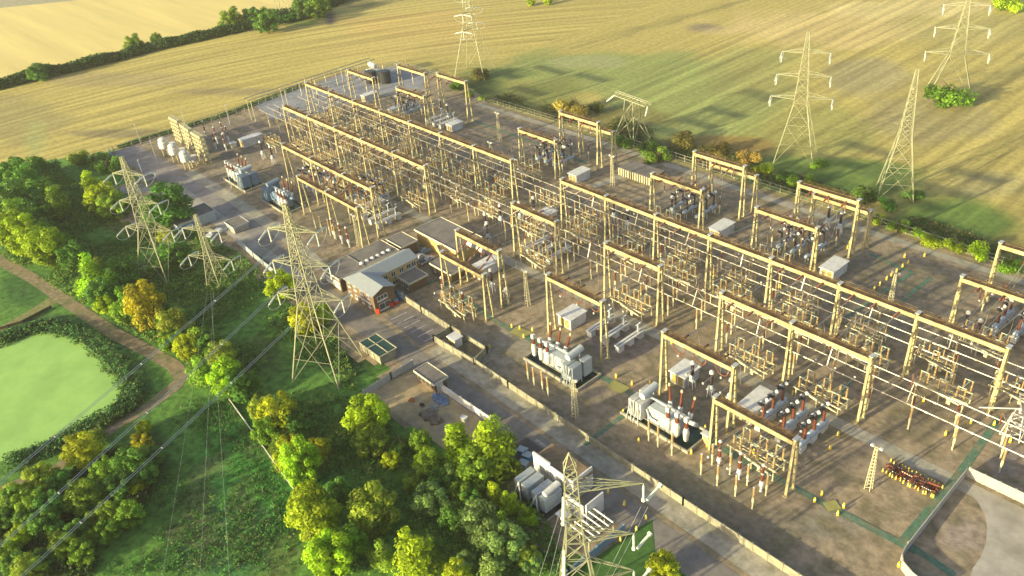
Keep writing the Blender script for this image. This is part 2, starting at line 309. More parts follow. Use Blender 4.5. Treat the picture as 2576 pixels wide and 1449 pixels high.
# road, verge and paths (world survey)
strip('access_road', V2((-228, 85.5), (-210, 83), (-190, 80.8), (-150, 80.8), (-60, 79.2), (40, 78.5)), [6, 6.5, 7, 6.4, 6.4, 6.4], .062, ROADM, 'grey asphalt road running along the front of the yard')
strip('upper_road', V2((-346, 84), (-300, 86), (-250, 86.5), (-222, 84.8)), [10, 11, 12, 9], .058, mat('worn road', (.27, .235, .22), .9, 0, .22, .4, (.21, .18, .17), coord='World'), 'pale worn upper part of the road beside the transformers')
strip('concrete_lane', V2((-300, 92), (-262, 92.2), (-226, 91.2), (-196, 88.6)), 4.2, .074, PATHM, 'pale concrete lane beside the upper road')
strip('paved_apron', GP([(300, 480), (380, 470), (440, 480), (560, 560), (640, 620), (760, 700)]), [6, 9, 7, 5, 4, 3], .08, CONC2, 'pale concrete apron beside the upper part of the road')
strip('verge', V2((-140, 87), (-120, 87.3), (-60, 86.2), (40, 85.4)), 5, .08, CONC, 'cracked concrete verge between the road and the front wall')
strip('car_park', V2((-160, 90.5), (-143, 89.5)), 9, .07, mat('car park', (.17, .145, .135), .9, 0, .2, .6, coord='World'), 'worn car park in front of the wall')
strip('service_path', V2((-222, 126.5), (-118, 126.6), (-57, 127), (-20, 127)), 3.2, .07, PATHM, 'concrete path crossing the yard in front of the second gantry row')
strip('perimeter_path', V2((-262, 203.3), (-196, 204.6), (-126, 203), (-49, 202.6), (40, 202)), 2.6, .07, PATHM, 'pale concrete path along the far fence')
strip('cross_path', V2((-170.5, 176), (-165, 203)), 3.2, .09, PATHM, 'worn path joining the far path beside the lamp mast')
for i, (p, wd) in enumerate([(V2((-158.8, 106.2), (-136, 104.3), (-100, 105.9), (-60, 105.2), (-30, 107)), 1.5), (V2((-248, 190.3), (-218, 189.8), (-185, 188)), 1.3), (GP([(2267, 1366), (2400, 1210), (2517, 1049)]), 1.5), (GP([(2275, 1365), (2330, 1400), (2400, 1449)]), 1.4), (GP([(2190, 640), (2300, 690)]), 1.0), (GP([(2290, 690), (2200, 750), (2130, 800)]), 1.0), (GP([(2340, 700), (2260, 765)]), 1.0), (GP([(1000, 745), (1100, 705), (1140, 725)]), 1.0), (GP([(1620, 1005), (1590, 1030), (1470, 1120)]), 1.0), (GP([(2140, 960), (2050, 1060)]), .9)]):
    strip('trench_cover', p, wd, .10+i*.004, GTR, 'green line of cable trench covers across the yard')
for p, wd in [(GP([(1330, 845), (1290, 830)]), 3.2), (GP([(1535, 965), (1575, 985)]), 3), (GP([(2240-155, 1262), (2100, 1285)]), 2.6)]:
    strip('trench_bridge', p, wd, .16, mat('olive plate', (.30, .27, .09), .8, 0, .15, 1, coord='World'), 'olive plate bridging the green trench')
# pond and tracks
sheet('pond', GP([(-80, 870), (0, 878), (45, 852), (110, 832), (190, 850), (265, 905), (322, 985), (318, 1010), (240, 1050), (130, 1110), (20, 1155), (-80, 1190)]), .05, DUCK, label='pond covered with bright green duckweed')
strip('dirt_track', GP([(-60, 620), (0, 655), (90, 705), (170, 760), (280, 835), (390, 892), (440, 922), (458, 950), (440, 972), (380, 1018), (280, 1080), (140, 1180), (0, 1235), (-60, 1260)]), [4, 4, 3.8, 3.8, 3.8, 3.8, 3.8, 3.8, 3.8, 3.6, 3.2, 3, 3, 3], .04, MUD, 'brown dirt track curving round the pond')
strip('grass_track', GP([(135, 755), (80, 785), (0, 828), (-60, 860)]), [5, 3, 2.6, 2.6], .03, mat('pale grass', (.20, .19, .07), .95, 0, .3, .8, coord='World'), 'pale grass path leaving the dirt track')
sheet('lawn', [(-69, 64), (-67.8, 76), (-67, 81.6), (-62, 76.4), (-48, 75.6), (20, 75), (20, 64)], .09, LAWN, label='mown green lawn beside the road in the bottom corner')
# bare sandy ground: demolition yard
sheet('storage_yard', [(-138, 65.5), (-137, 77.6), (-109, 77.6), (-108.5, 66.5)], .08, mat('sandy hardstanding', (.37, .28, .155), .95, 0, .25, .5, (.29, .23, .16), coord='World'), label='sandy storage yard behind the small hut')
sheet('pale_drive', GP([(2430, 1216), (2520, 1255), (2576, 1284), (2700, 1340), (2700, 1560), (2420, 1560), (2432, 1480), (2447, 1430), (2468, 1400), (2480, 1365), (2483, 1330), (2477, 1296), (2462, 1268), (2442, 1240)]), .09, CONC2, label='pale concrete drive inside the corner compound')
sheet('dark_bay', [(-95, 76.5), (-94.8, 80.6), (-100.2, 80.6), (-100.5, 73.5), (-96.5, 73.2)], .10, mat('dark bay', (.09, .075, .075), .9, 0, .2, 1, coord='World'), label='dark parking bay beside the white building')
for i in range(6):
    p = [G(1268/1+0, 0)] if False else None
    q = [(-158.5+i*2.9, 86.6), (-158.2+i*2.9, 91.5)]
    strip('parking_line', V2(*q), .18, .12, WHITE, 'faded white parking bay lines')
# faded road lettering (illegible strokes)
mk = MB()
for (x0, x1, yy, n) in ((-98, -93.4, 81.5, 9), (-94.8, -92.2, 82.4, 4), (-92.2, -88.2, 81.0, 7)):
    for k in range(n):
        x = x0+(x1-x0)*k/(n-1); h = .42
        for s in range(2):
            a = (x+random.uniform(0, .12)+s*.2, yy-h+random.uniform(0, .2), .071); b = (x+random.uniform(0, .2)+s*.12, yy+h-random.uniform(0, .25), .071)
            mk.bar(a, b, .1, .006)
tag(mk.build('road_lettering', WHITE), 'faded white lettering painted on the road beside the white building', None, None, 'structure')
# ------------------------------------------------------------------ gantries
def column_parts(h, wide=1.0):
    a, b, t = MB(), MB(), 1.0*wide
    top, base = .55*wide, 1.25*wide
    a.bar((0, -base, 0), (0, -top, h+.7), .50*wide, .26); a.bar((0, base, 0), (0, top, h+.7), .50*wide, .26)
    k = int(h/2.0)
    for i in range(1, k):
        z = i*h/k; y = base+(top-base)*z/h; b.bar((0, -y, z), (0, y, z), .14, .16)
    a.cb(0, -base, 0, 1.0, .9, .18); a.cb(0, base, 0, 1.0, .9, .18)
    c = MB(); c.cb(0, 0, h+.7, .9*wide, 1.5*wide, .14)
    return a, b, c
COLM = {}
def column(parent, x, y, h):
    if h not in COLM:
        a, b, c = column_parts(h)
        a.v, a.f = a.v, a.f; n0 = len(a.v); a.v += b.v; a.f += [tuple(i+n0 for i in f) for f in b.f]; o = a.build('column', STEEL, parent); r = c.build('cap', GREY, o); o.location = (x, y, 0); COLM[h] = o; return
    o = copy_tree(COLM[h], parent, (x, y, 0))
def gantry(label, y, xs, h, group='steel gantries of the substation', insul=None):
    xs = sorted(xs); g = empty('gantry', ((xs[0]+xs[-1])/2, y, 0), 0, label, 'gantry', group); gx = g.location.x
    for x in xs: column(g, x-gx, 0, h)
    for a, b in zip(xs, xs[1:]):
        m = MB(); x0, x1 = a-gx+.3, b-gx-.3; z = h-.45
        for s in (-1, 1):
            m.box(x0, x1, s*.72-.05, s*.72+.05, z, z+.86)
            m.box(x0, x1, s*.72-.14, s*.72+.14, z-.07, z-.002)
            n = int((x1-x0)/2.2)
            for k in range(1, n): m.box(x0+k*(x1-x0)/n-.05, x0+k*(x1-x0)/n+.05, s*.72+s*.05, s*.72+s*.10, z, z+.858)
        o = m.build('beam', STEEL, g)
        d = MB(); d.box(x0, x1, -.66, .66, z+.72, z+.80); d.box(x0, x1, -.86, -.58, z+.865, z+.93); d.box(x0, x1, .58, .86, z+.865, z+.93)
        for k in range(int((x1-x0)/1.5)): d.box(x0+k*1.5+.2, x0+k*1.5+.34, -.66, .66, z+.81, z+.87)
        d.build('walkway', RUST, o)
        r = MB()
        for k in range(5):
            xx = x0+.4+k*(x1-x0-.8)/4; r.bar((xx, .62, z+.9), (xx, .62, z+1.8), .05)
        r.bar((x0+.4, .62, z+1.8), (x1-.4, .62, z+1.8), .05); r.bar((x0+.4, .62, z+1.35), (x1-.4, .62, z+1.35), .04)
        r.build('handrail', RUST, o)
    return g
T, L = 16.2, 13.0
M2 = [-35.6, -53.2, -70.6, -87.9, -105.3, -122.5, -140.0, -157.4]
M1 = [-179.2, -197.5, -215.2, -232.8, -251.0, -269.0, -286.3, -304.6]
gantry('long tall gantry through the middle of the yard, right-hand half', 149.8, M2, T)
gantry('long tall gantry through the middle of the yard, left-hand half', 149.9, M1, T)
gantry('long tall gantry in front of the left half of the middle gantry', 130.6, [-197.9, -215.1, -233.6, -251.0, -269.6, -288.1], T)
gantry('tall three-column gantry in front of the right part of the middle gantry', 130.6, [-53, -70.4, -87.9], T)
gantry('tall single-bay gantry in the centre of the yard, behind the low white plinths', 130.6, [-105.3, -122.6], T)
gantry('tall single-bay gantry behind the brick building with a white kiosk behind it', 130.6, [-140.2, -157.4], T)
gantry('tall three-bay gantry at the front left beside the dark blue transformers', 110.9, [-198.2, -214, -234, -252.9], T)
gantry('tall gantry beside the brick building with two white drums hung under its beam', 110.7, [-140.5, -157.5], T)
gantry('tall gantry above the left-hand front transformer, hung with red U strings', 110.8, [-105.5, -123.1], T)
gantry('tall gantry behind the right-hand front transformer, hung with red U strings', 110.9, [-70.7, -88.2], T)
gantry('low two-bay gantry at the front left, level with the top of the big pylon', 104, [-196.4, -214, -231.5], L)
gantry('low gantry in front of the gantry with the white drums', 104, [-139, -156.3], L)
gantry('low gantry nearest the viewer, with the line of brown breakers behind it', 104.2, [-52.7, -70.1], L)
gantry('tall far gantry near the left end, the one closest to the middle gantry', 169.6, [-284.9, -303.8], T)
gantry('far gantry in the top left corner of the yard with three pale insulator arms', 185.6, [-271.1, -290.1], T)
gantry('tall far gantry beside the hedge, left of the empty gravel', 188.6, [-248.8, -266.6], T)
gantry('low far gantry in front of the one by the hedge, dark breakers behind it', 174, [-256.9, -275.3], L)
gantry('tall far gantry below the squat pylon', 187.7, [-178.2, -196], T)
gantry('low far gantry in front of the one below the squat pylon', 173.8, [-184.5, -202.1], L)
gantry('tall far gantry below the pair of tall pylons on the right', 187.7, [-121.4, -139], T)
gantry('low far gantry with the white kiosk and grey breaker tanks behind it', 173.6, [-125.5, -143.5], L)
gantry('tall far gantry below the leaning single pylon', 188, [-87, -104.2], T)
gantry('low far gantry in front of the one below the leaning pylon', 174.1, [-90.1, -108], L)
gantry('tall gantry cut by the right edge of the picture', 188, [-52.4, -34.8], T)
gantry('low gantry cut by the right edge of the picture', 174.2, [-54.3, -36.8], L)
for (a, b, lb) in ((-192.5, -177, 'narrow dark gantry standing against the far path below the squat pylon'), (-137, -121, 'narrow dark gantry standing against the far path below the pair of pylons'), (-102.5, -86, 'narrow dark gantry standing against the far path below the leaning pylon')):
    gantry(lb, 193.5, [a, b], 11.2)
# ------------------------------------------------------------------ busbars
def busbar(y, x0, x1, z, label, group):
    g = empty('busbar', (x0, y, 0), 0, label, 'busbar', group)
    m = c = MB(); m.tube((0, 0, z), (x1-x0, 0, z), .125, 7); n = int((x1-x0)/8.72)
    for i in range(n+1):
        xx = i*8.72+.5
        if xx < x1-x0: c.lathe((xx-.35, 0, z), (xx+.35, 0, z), [(0, .15), (.1, .24), (.9, .24), (1, .15)], 7)
    m.build('tube', TUBE, g)
pi0 = empty('post_insulator'); mm = MB(); mm.lathe((0, 0, 0), (0, 0, 3.1), [(0, .24), (.05, .17), (.55, .16), (.62, .27), (.92, .25), (1, .14)], 7); mm.build('pedestal', CREAM, pi0)
mm = MB(); mm.insul((0, 0, 3.1), (0, 0, 5.7), .26, 9, 8); mm.build('insulator', TAN, pi0)
mm = MB(); mm.cb(0, 0, 5.7, .4, .4, .2); mm.build('saddle', GREY, pi0)
pi1 = empty('post_insulator'); 
for ch in KIDS[pi0.name]:
    c = ch.copy(); c.data = ch.data.copy(); COL.objects.link(c); c.parent = pi1; KIDS.setdefault(pi1.name, []).append(c)
    if c.name.startswith('insulator'): c.data.materials[0] = BROWN
used = set()
def place(proto, loc, rz=0, label=None, group=None, cat=None, scale=None):
    if proto.name in used: o = copy_tree(proto, None, loc, rz, label, group, scale)
    else:
        used.add(proto.name); o = proto; o.location = loc; o.rotation_euler = (0, 0, rz)
        if scale: o.scale = scale
    tag(o, label, cat, group); return o
random.seed(3)
for nm, ys, xs0, xs1 in (('under the middle gantry', (160.2, 156.8, 153.2), -322, 5), ('behind the second gantry row', (141.6, 138.4, 134.7), -322, 5)):
    for k, (y, dn) in enumerate(zip(ys, ('far', 'middle', 'near'))):
        busbar(y, xs0, xs1, 6, 'long pale tube busbar %s, the %s one of its three' % (nm, dn), 'tube busbars crossing the yard')
        x = xs0+4+k*1.3; i = 0
        while x < -8:
            place(pi0 if (i+k) % 4 else pi1, (x, y, 0), 0, '%s under the %s tube %s, %s from left' % ('tan post insulator' if (i+k) % 4 else 'brown post insulator', dn, nm, ordn(i)), 'post insulators under the busbars', 'insulator')
            x += 8.72; i += 1
# raised double tubes at the far left
for k, (x, lb) in enumerate(((-331, 'raised pale tube crossing over the field edge, outer of two'), (-327, 'raised pale tube crossing over the field edge, inner of two'))):
    g = empty('cross_tube', (x, 133, 0), 0, lb, 'busbar', 'raised tubes at the far left'); m = MB(); m.tube((0, 0, 9.5), (0, 64, 9.5), .16, 7); m.build('tube', TUBE, g)
    for yy in (1, 17, 32, 48, 63): MB().lathe((0, yy, 0), (0, yy, 9.4), [(0, .3), (.04, .14), (.97, .13), (1, .25)], 7).build('support', CREAM, g)
# ------------------------------------------------------------------ disconnector cages
dc = empty('disconnector'); f = MB()
for y in (-1.9, 0, 1.9): f.bar((-5.6, y, 2.6), (5.6, y, 2.6), .22, .28)
for x in (-5.2, -2.6, 0, 2.6, 5.2): f.bar((x, -2.1, 2.9), (x, 2.1, 2.9), .16, .18)
for y in (-1.2, 1.1): f.bar((-4.8, y, 3.05), (4.6, y, 3.05), .1, .12)
f.build('frame', CREAM, dc)
for x, y in ((-4.8, -1.9), (4.8, -1.9), (0, -1.9), (-4.8, 1.9), (4.8, 1.9)):
    l_ = MB(); l_.lathe((x, y, 0), (x, y, 2.5), [(0, .28), (.05, .15), (.9, .15), (1, .3)], 6); l_.build('leg', CREAM, dc)
for i, x in enumerate((-4.4, -2.9, -.6, .9, 3.0, 4.5)):
    for y in (-1.6, 1.6):
        p = MB(); p.insul((x, y, 2.95), (x, y, 5.6+.3*(i % 2)), .24, 8, 7); p.build('insulator', TAN, dc)
for x in (-3.7, .2, 3.8):
    p = MB(); p.tube((x-.9, -1.6, 5.75), (x+.9, -1.6, 5.75), .1, 6); p.tube((x-.9, 1.6, 5.75), (x+.9, 1.6, 5.75), .1, 6)
    p.bar((x, -1.6, 5.8), (x+.3, 1.6, 5.95), .12); p.build('blade', PALEG, dc)
p = MB(); p.cb(2.2, -2.5, 1.2, .8, .6, 1.1); p.build('drive_box', CREAM, dc)
p = MB(); p.lathe((-1.5, -2.6, 3.0), (5.0, -2.9, 2.2), [(0, .15), (.08, .3), (.75, .24), (1, .08)], 6); p.build('lever', CREAM, dc)
DL = 'cage of tan insulators on a frame'
for i, x in enumerate([-295, -277.5, -260, -242, -224, -206.5, -188.5, -148.7, -131.3, -113.9, -96.6, -79.2, -61.9, -44.5]):
    place(dc, (x, 147.6+.6*(i % 2), 0), 0, '%s below the middle gantry, %s from the left' % (DL, ordn(i)), 'disconnectors below the gantries', 'disconnector')
for i, x in enumerate([-299, -281.5, -264, -246, -228, -210, -192, -170, -153, -135, -118, -100.5, -83, -66, -50, -34]):
    place(dc, (x, 156.9, 0), 0, '%s under the tubes behind the gantry, %s from left' % (DL, ordn(i)), 'disconnectors below the gantries', 'disconnector', (.82, .8, .9))
for i, x in enumerate([-300, -283, -266, -249, -232, -215, -198, -181, -163]):
    place(dc, (x, 140.6, 0), 0, '%s between the two long rows, %s from left' % (DL, ordn(i)), 'disconnectors below the gantries', 'disconnector', (.85, .8, .95))
for i, x in enumerate([-292, -262, -240, -222]):
    place(dc, (x, 124.3, 0), 0, '%s before the second row, %s from left' % (DL, ordn(i)), 'disconnectors below the gantries', 'disconnector', (.85, .85, .95))
for i, x in enumerate([-279, -260, -242, -224.5, -206.5, -148.8, -114, -79.2, -61.7]):
    place(dc, (x, 130.2, 0), 0, '%s below the second gantry row, %s from the left' % (DL, ordn(i)), 'disconnectors below the gantries', 'disconnector')
for i, x in enumerate([-268, -193.5, -134.5, -99, -45.5]):
    place(dc, (x, 168.3, 0), 0, '%s before the low far gantries, %s from left' % (DL, ordn(i)), 'disconnectors below the gantries', 'disconnector')
for i, (x, y) in enumerate([(-215, 118), (-237, 118.5), (-147.5, 100.5), (-61.4, 106.5), (-278, 162), (-251, 160)]):
    place(dc, (x, y, 0), 0, '%s %s' % (DL, ('behind the long front left gantry', 'behind the left end of the front left gantry', 'before the low gantry by the office', 'behind the low gantry nearest the viewer', 'near the far left gantry', 'left of the white kiosk by the far gantries')[i]), 'disconnectors below the gantries', 'disconnector')
# inverted V links between busbars
lk = empty('busbar_link'); p = MB(); p.bar((0, -1.6, 6), (0, 0, 9.6), .17); p.bar((0, 0, 9.6), (1.2, 1.8, 6), .17); p.bar((0, 0, 9.6), (-1.4, 2.6, 9.9), .13); p.build('strut', TUBE, lk)
p = MB(); p.insul((-1.4, 2.6, 9.9), (-1.4, 2.9, 7.0), .2, 8, 7); p.build('insulator', BROWN, lk)
i = 0
for x in (-300, -282, -264.5, -246.5, -228, -210, -193, -153, -136, -118, -101, -83.5, -66, -48.5, -31):
    for y in (158.4, 136.6):
        place(lk, (x+(2 if y < 140 else 0), y, 0), .1*(i % 3), 'inverted V strut on the tubes %s, %s from left' % ('behind the second row' if y < 140 else 'under the middle gantry', ordn(i//2)), 'inverted V links on the busbars', 'busbar link'); i += 1
# ------------------------------------------------------------------ strung conductors
def conductor(p, q, label, sag=.5, ins=BROWN, il=2.6):
    p, q = Vector(p), Vector(q); g = empty('overhead_conductor', p, 0, label, 'conductor', 'conductors strung between the gantries'); d = q-p; n = 8
    pts = [d*t+Vector((0, 0, -sag*4*t*(1-t))) for t in [k/n for k in range(n+1)]]
    MB().path(pts, .10, 5).build('wire', TUBE, g)
    dn = d.normalized()
    if sag > .3 and d.length > 12:
        for t in (.3, .66):
            a_ = d*t+Vector((0, 0, -sag*4*t*(1-t))); zz = 6.2-p.z; e_ = Vector((a_.x+.9*(1 if t < .5 else -1), a_.y+.7, zz))
            MB().path([a_, a_.lerp(e_, .5)+Vector((.35, 0, 0)), e_], .05, 4).build('dropper', TUBE, g)
    for a, b in ((Vector((0, 0, 0)), dn*il), (d, d-dn*il)):
        m_ = MB(); m_.insul(a, b, .27, 8, 7); m_.build('insulator', ins, g)
def span(xc, y0, z0, y1, z1, what):
    for k, s in enumerate((-5, 0, 5)):
        conductor((xc+s, y0, z0), (xc+s, y1, z1), 'wire %s, %s from left' % (what, ORD[k]))
for xc, nm in ((-79.4, 'behind the right-hand front gantry'), (-114.3, 'over the low white plinths to the central gantry'), (-149, 'behind the gantry with white drums'), (-206.5, 'behind the front left gantry, right bay'), (-225, 'behind the front left gantry, middle bay'), (-243.5, 'behind the front left gantry, left bay')):
    span(xc, 111.6, 15.8, 130, 15.8, nm)
for i, xc in enumerate((-61.8, -79.2, -114, -148.8, -206.5, -224, -242, -260, -278)): span(xc, 131.4, 15.8, 149.1, 15.8, 'from second row to middle gantry, %s bay from right' % ordn(i))
for xc, nm in ((-45, 'at the right edge'), (-99, 'below the leaning pylon'), (-134.5, 'below the pair of pylons'), (-193, 'below the squat pylon'), (-266, 'at the far left')):
    span(xc, 150.6, 15.8, 173.3, 12.6, 'from the middle to low far gantry '+nm)
    span(xc+4, 174.8, 12.6, 187.2, 15.8, 'between the far gantries '+nm)
span(-294, 150.6, 15.8, 169, 15.8, 'to the far gantry at the left end')
for xc, nm in ((-147.6, 'by the brick building'), (-214, 'at the front left')): span(xc, 104.8, 12.6, 110, 15.6, 'between the front gantries '+nm)
# red-brown U strings
us = empty('insulator_string'); pts = [Vector((1.7*math.cos(math.pi*(1+t/10)), .5*math.sin(math.pi*t/10), 0 if False else -3.6*math.sin(math.pi*t/10)**.8)) for t in range(11)]
for a, b in zip(pts[:5], pts[1:6]): pass
m_ = MB(); 
for k in range(10): m_.insul(pts[k], pts[k+1], .17, 2, 6)
m_.build('discs', COPPER, us); m_ = MB(); m_.cb(0, 0, -4.1, .35, .2, .5); m_.build('clamp', GREY, us)
for gx, gy, nm in ((-114.3, 110.8, 'above the low white plinths'), (-79.4, 110.9, 'behind the right-hand front transformer'), (-149, 110.7, 'beside the white drums')):
    for k, s in enumerate((-5.4, 0, 5.4)):
        place(us, (gx+s, gy+.4, T-.6), 0, 'red brown U-shaped insulator string %s, %s of three' % (nm, ORD[k]), 'U-shaped insulator strings', 'insulator')
hs = empty('insulator_string'); m_ = MB(); m_.insul((0, 0, 0), (.35, 0, -3.2), .2, 9, 7); m_.build('discs', COPPER, hs); m_ = MB(); m_.sphere((.38, 0, -3.4), .22, 6, 4); m_.build('clamp', GREY, hs)
for j, (gx, gy, zz) in enumerate(((-193, 173.8, L), (-134.5, 173.6, L), (-99, 174.1, L), (-187, 187.7, T), (-130, 187.7, T), (-95.6, 188, T), (-45.5, 174.2, L), (-266, 174, L))):
    for k, s in enumerate((-4.5, .3, 5)):
        place(hs, (gx+s, gy-.3, zz-.5), 0, 'dark red string on far gantry %s, %s of three' % (('below the squat pylon, low one', 'below the pair of pylons, low one', 'below the leaning pylon, low one', 'below the squat pylon, tall one', 'below the pair of pylons, tall one', 'below the leaning pylon, tall one', 'at the right edge', 'at the far left')[j], ORD[k]), 'straight insulator strings', 'insulator')
# two white drums below the gantry by the building
dr = empty('line_trap'); m_ = MB(); m_.tube((-1.1, 0, 0), (1.1, 0, -.25), .75, 12); m_.build('drum', WHITE, dr); m_ = MB(); m_.bar((0, 0, .7), (0, 0, 1.9), .08); m_.build('hanger', GREY, dr)
place(dr, (-153.4, 111.4, T-2.4), 0, 'white drum hanging below the gantry beam, left one of the two', 'white drums', 'line trap'); place(dr, (-149.2, 111.4, T-2.4), 0, 'white drum hanging below the gantry beam, right one of the two', 'white drums', 'line trap')
# ------------------------------------------------------------------ circuit breakers
def breaker(name, tankm, insm, plinth=True):
    b = empty(name); m_ = MB()
    if plinth:
        for y in (-4, 0, 4): m_.cb(0, y, 0, 1.2, 2.0, 1.5)
        m_.cb(0, 0, 1.5, 1.35, 10.6, .25); m_.build('plinth', WHITE, b)
    else:
        for y in (-4, 0, 4): m_.cb(-.4, y, 0, .25, .25, 1.5); m_.cb(.4, y, 0, .25, .25, 1.5)
        m_.build('plinth', GREY, b)
    m_ = MB(); m_.lathe((0, -5.2, 2.3), (0, 5.2, 2.3), [(0, .3), (.04, .58), (.28, .58), (.3, .36), (.36, .36), (.38, .58), (.62, .58), (.64, .36), (.7, .36), (.72, .58), (.96, .58), (1, .3)], 10); m_.build('tank', tankm, b)
    for y in (-3.3, .2, 3.7):
        c = MB(); c.insul((0, y, 2.7), (0, y, 6.2), .40, 9, 9, .8); o = c.build('bushing', insm, b)
        h = MB(); h.lathe((-.5, y-.7, 6.5), (.5, y+.7, 7.3), [(0, .16), (.08, .42), (.3, .42), (.36, .22), (.62, .22), (.68, .42), (.92, .42), (1, .16)], 8); h.build('head', WHITE, o)
        h = MB(); h.lathe((.35, y-.75, 6.4), (-.45, y-1.7, 7.3), [(0, .2), (.2, .36), (.8, .36), (1, .15)], 8); h.tube((0, y-.2, 6.9), (0, y+1.5, 7.1), .27, 7); h.build('arm', BLACK, o)
    return b
brA = breaker('circuit_breaker', TANKB, BROWN); brB = breaker('circuit_breaker', TANKB, DARK, False)
BL = 'grey breaker with brown bushings'
def trio(proto, xc, yc, dx, label, grp='circuit breakers in threes'):
    for k in range(3): place(proto, (xc+(k-1)*dx, yc, 0), 0, BL+' '+label+', %s from left' % ORD[k], grp, 'circuit breaker')
trio(brA, -61.8, 119.2, 4.7, 'behind the low gantry nearest the viewer')
trio(brA, -41.5, 181, 4.4, 'at the right edge behind the low gantry')
trio(brB, -134, 181.5, 4.4, 'beside the kiosk below the pair of pylons')
trio(brB, -193.5, 181.5, 4.2, 'beside the kiosk below the squat pylon')
trio(brB, -279, 180, 4.0, 'far left beside the pale gravel')
trio(brB, -98, 181.5, 4.2, 'beside the kiosk below the leaning pylon')
trio(brA, -246, 117.5, 4.2, 'behind the front left gantry, left end')
trio(brA, -222, 122, 4.2, 'behind the middle of the front left gantry')
bp = empty('breaker_plinth'); m_ = MB()
for y in (-3.6, 0, 3.6): m_.cb(0, y, 0, 1.5, 1.5, 1.7)
m_.cb(-.45, 0, 1.7, .6, 9.4, .22); m_.cb(.45, 0, 1.7, .6, 9.4, .22); m_.build('bench', WHITE, bp); m_ = MB(); m_.cb(0, 0, 1.72, .25, 9.2, .1); m_.build('rail', BLACK, bp)
m_ = MB(); m_.tube((0, 3.0, 1.9), (0, 3.0, 4.0), .22, 7); m_.tube((-.3, 2.5, 3.8), (.3, 3.6, 4.6), .13, 6); m_.build('stub', TGREY, bp)
for xc, yc, dx, nm in ((-110, 119.5, 4.6, 'on pink gravel under the tall gantry'), (-151.5, 137, 4.4, 'in front of the kiosk behind the brick building'), (-257.5, 181, 4.0, 'beside the hedge-side far gantry'), (-208, 117.5, 4.2, 'behind the right end of the front left gantry')):
    for k in range(3): place(bp, (xc+(k-1)*dx, yc, 0), 0, 'low white bench-like plinth %s, %s from left' % (nm, ORD[k]), 'white breaker plinths', 'plinth')
# instrument transformers
ct = empty('current_transformer'); m_ = MB()
for x, y in ((-.6, -.5), (.6, -.5), (-.6, .5), (.6, .5)): m_.bar((x, y, 0), (x*.8, y*.8, 2.2), .16)
m_.cb(0, 0, 2.2, 1.6, 1.3, .2); m_.build('stand', WHITE, ct); m_ = MB(); m_.lathe((0, 0, 2.4), (0, 0, 3.6), [(0, .7), (.5, .7), (1, .4)], 9); m_.build('base_tank', TGREY, ct)
m_ = MB(); m_.insul((0, 0, 3.6), (0, 0, 6.6), .46, 9, 9, .85); m_.build('insulator', DARK, ct); m_ = MB(); m_.lathe((0, 0, 6.6), (0, 0, 7.5), [(0, .4), (.2, .55), (.8, .5), (1, .2)], 9); m_.build('head', WHITE, ct)
vt = empty('voltage_transformer'); m_ = MB(); m_.lathe((0, 0, 0), (0, 0, 2.8), [(0, .35), (.1, .2), (.5, .25), (.6, .5), (1, .42)], 8); m_.build('base_tank', WHITE, vt)
m_ = MB(); m_.insul((0, 0, 2.8), (0, 0, 4.6), .34, 6, 8); m_.insul((0, 0, 4.8), (0, 0, 6.6), .32, 6, 8); m_.build('insulator', COPPER, vt); m_ = MB(); m_.lathe((0, 0, 4.6), (0, 0, 4.8), [(0, .36), (1, .36)], 8); m_.lathe((0, 0, 6.6), (0, 0, 7.2), [(0, .3), (.4, .42), (1, .15)], 8); m_.build('flange', WHITE, vt)
def many(proto, pts, base, grp, cat, z=0, names=None):
    for i, (u, v) in enumerate(pts):
        g_ = G(u, v, z); place(proto, (g_.x, g_.y, 0), 0, names[i] if names else base % ordn(i), grp, cat)
many(vt, [(1808, 1175), (1858, 1205), (1914, 1236), (1142, 775), (1170, 792), (1118, 752), (843, 600), (862, 612), (880, 622)], None, 'red and white voltage transformers', 'voltage transformer', 0,
     ['red and white column before the low gantry nearest the viewer, %s of three' % ORD[k] for k in range(3)]+['red and white column before the low gantry by the office, %s of three' % ORD[k] for k in range(3)]+['red and white insulator column right of the big pylon, %s of three' % ORD[k] for k in range(3)])
many(pi0, [(1632, 1110), (1655, 1125), (1690, 1145), (1330, 960), (1345, 975), (1366, 985), (1380, 1000)], 'cream post with an insulator before the front transformers, %s from the right-hand one', 'posts before the front transformers', 'insulator')
many(ct, [(1740, 975), (1787, 1000), (1835, 1020), (1240, 735), (1275, 750), (1225, 590), (1262, 568), (1545, 560), (1580, 580), (1130, 305), (1112, 292), (850, 505), (880, 518), (665, 400), (690, 412), (1985, 600), (2080, 575), (2110, 590), (2420, 850), (2450, 870)], 'dark insulator with white head on a white stand, %s from the right-hand transformer', 'dark current transformers', 'current transformer')
many(ct, [(1230, 607+6), (1310, 560), (1345, 548), (1690, 548), (1420, 415), (1372, 400)], 'dark insulator with white head beside the middle gantry, %s of its row', 'dark current transformers', 'current transformer')
many(pi0, [(770, 215), (795, 225), (820, 205), (850, 215), (868, 232), (760, 240), (905, 200), (965, 180), (985, 205), (1010, 195), (1040, 210), (955, 225), (925, 235), (1025, 180), (800, 245), (835, 250)], 'small post insulator on the pale gravel in the far corner, %s from the left gantry', 'posts on the pale gravel', 'insulator')
# surge arresters at the far left: white topped
many(vt, [(520, 345), (548, 360), (565, 348), (578, 358), (545, 375), (570, 378)], 'white topped brown insulator beside the capacitor stacks, %s from the left', 'white topped insulators at the far left', 'insulator')
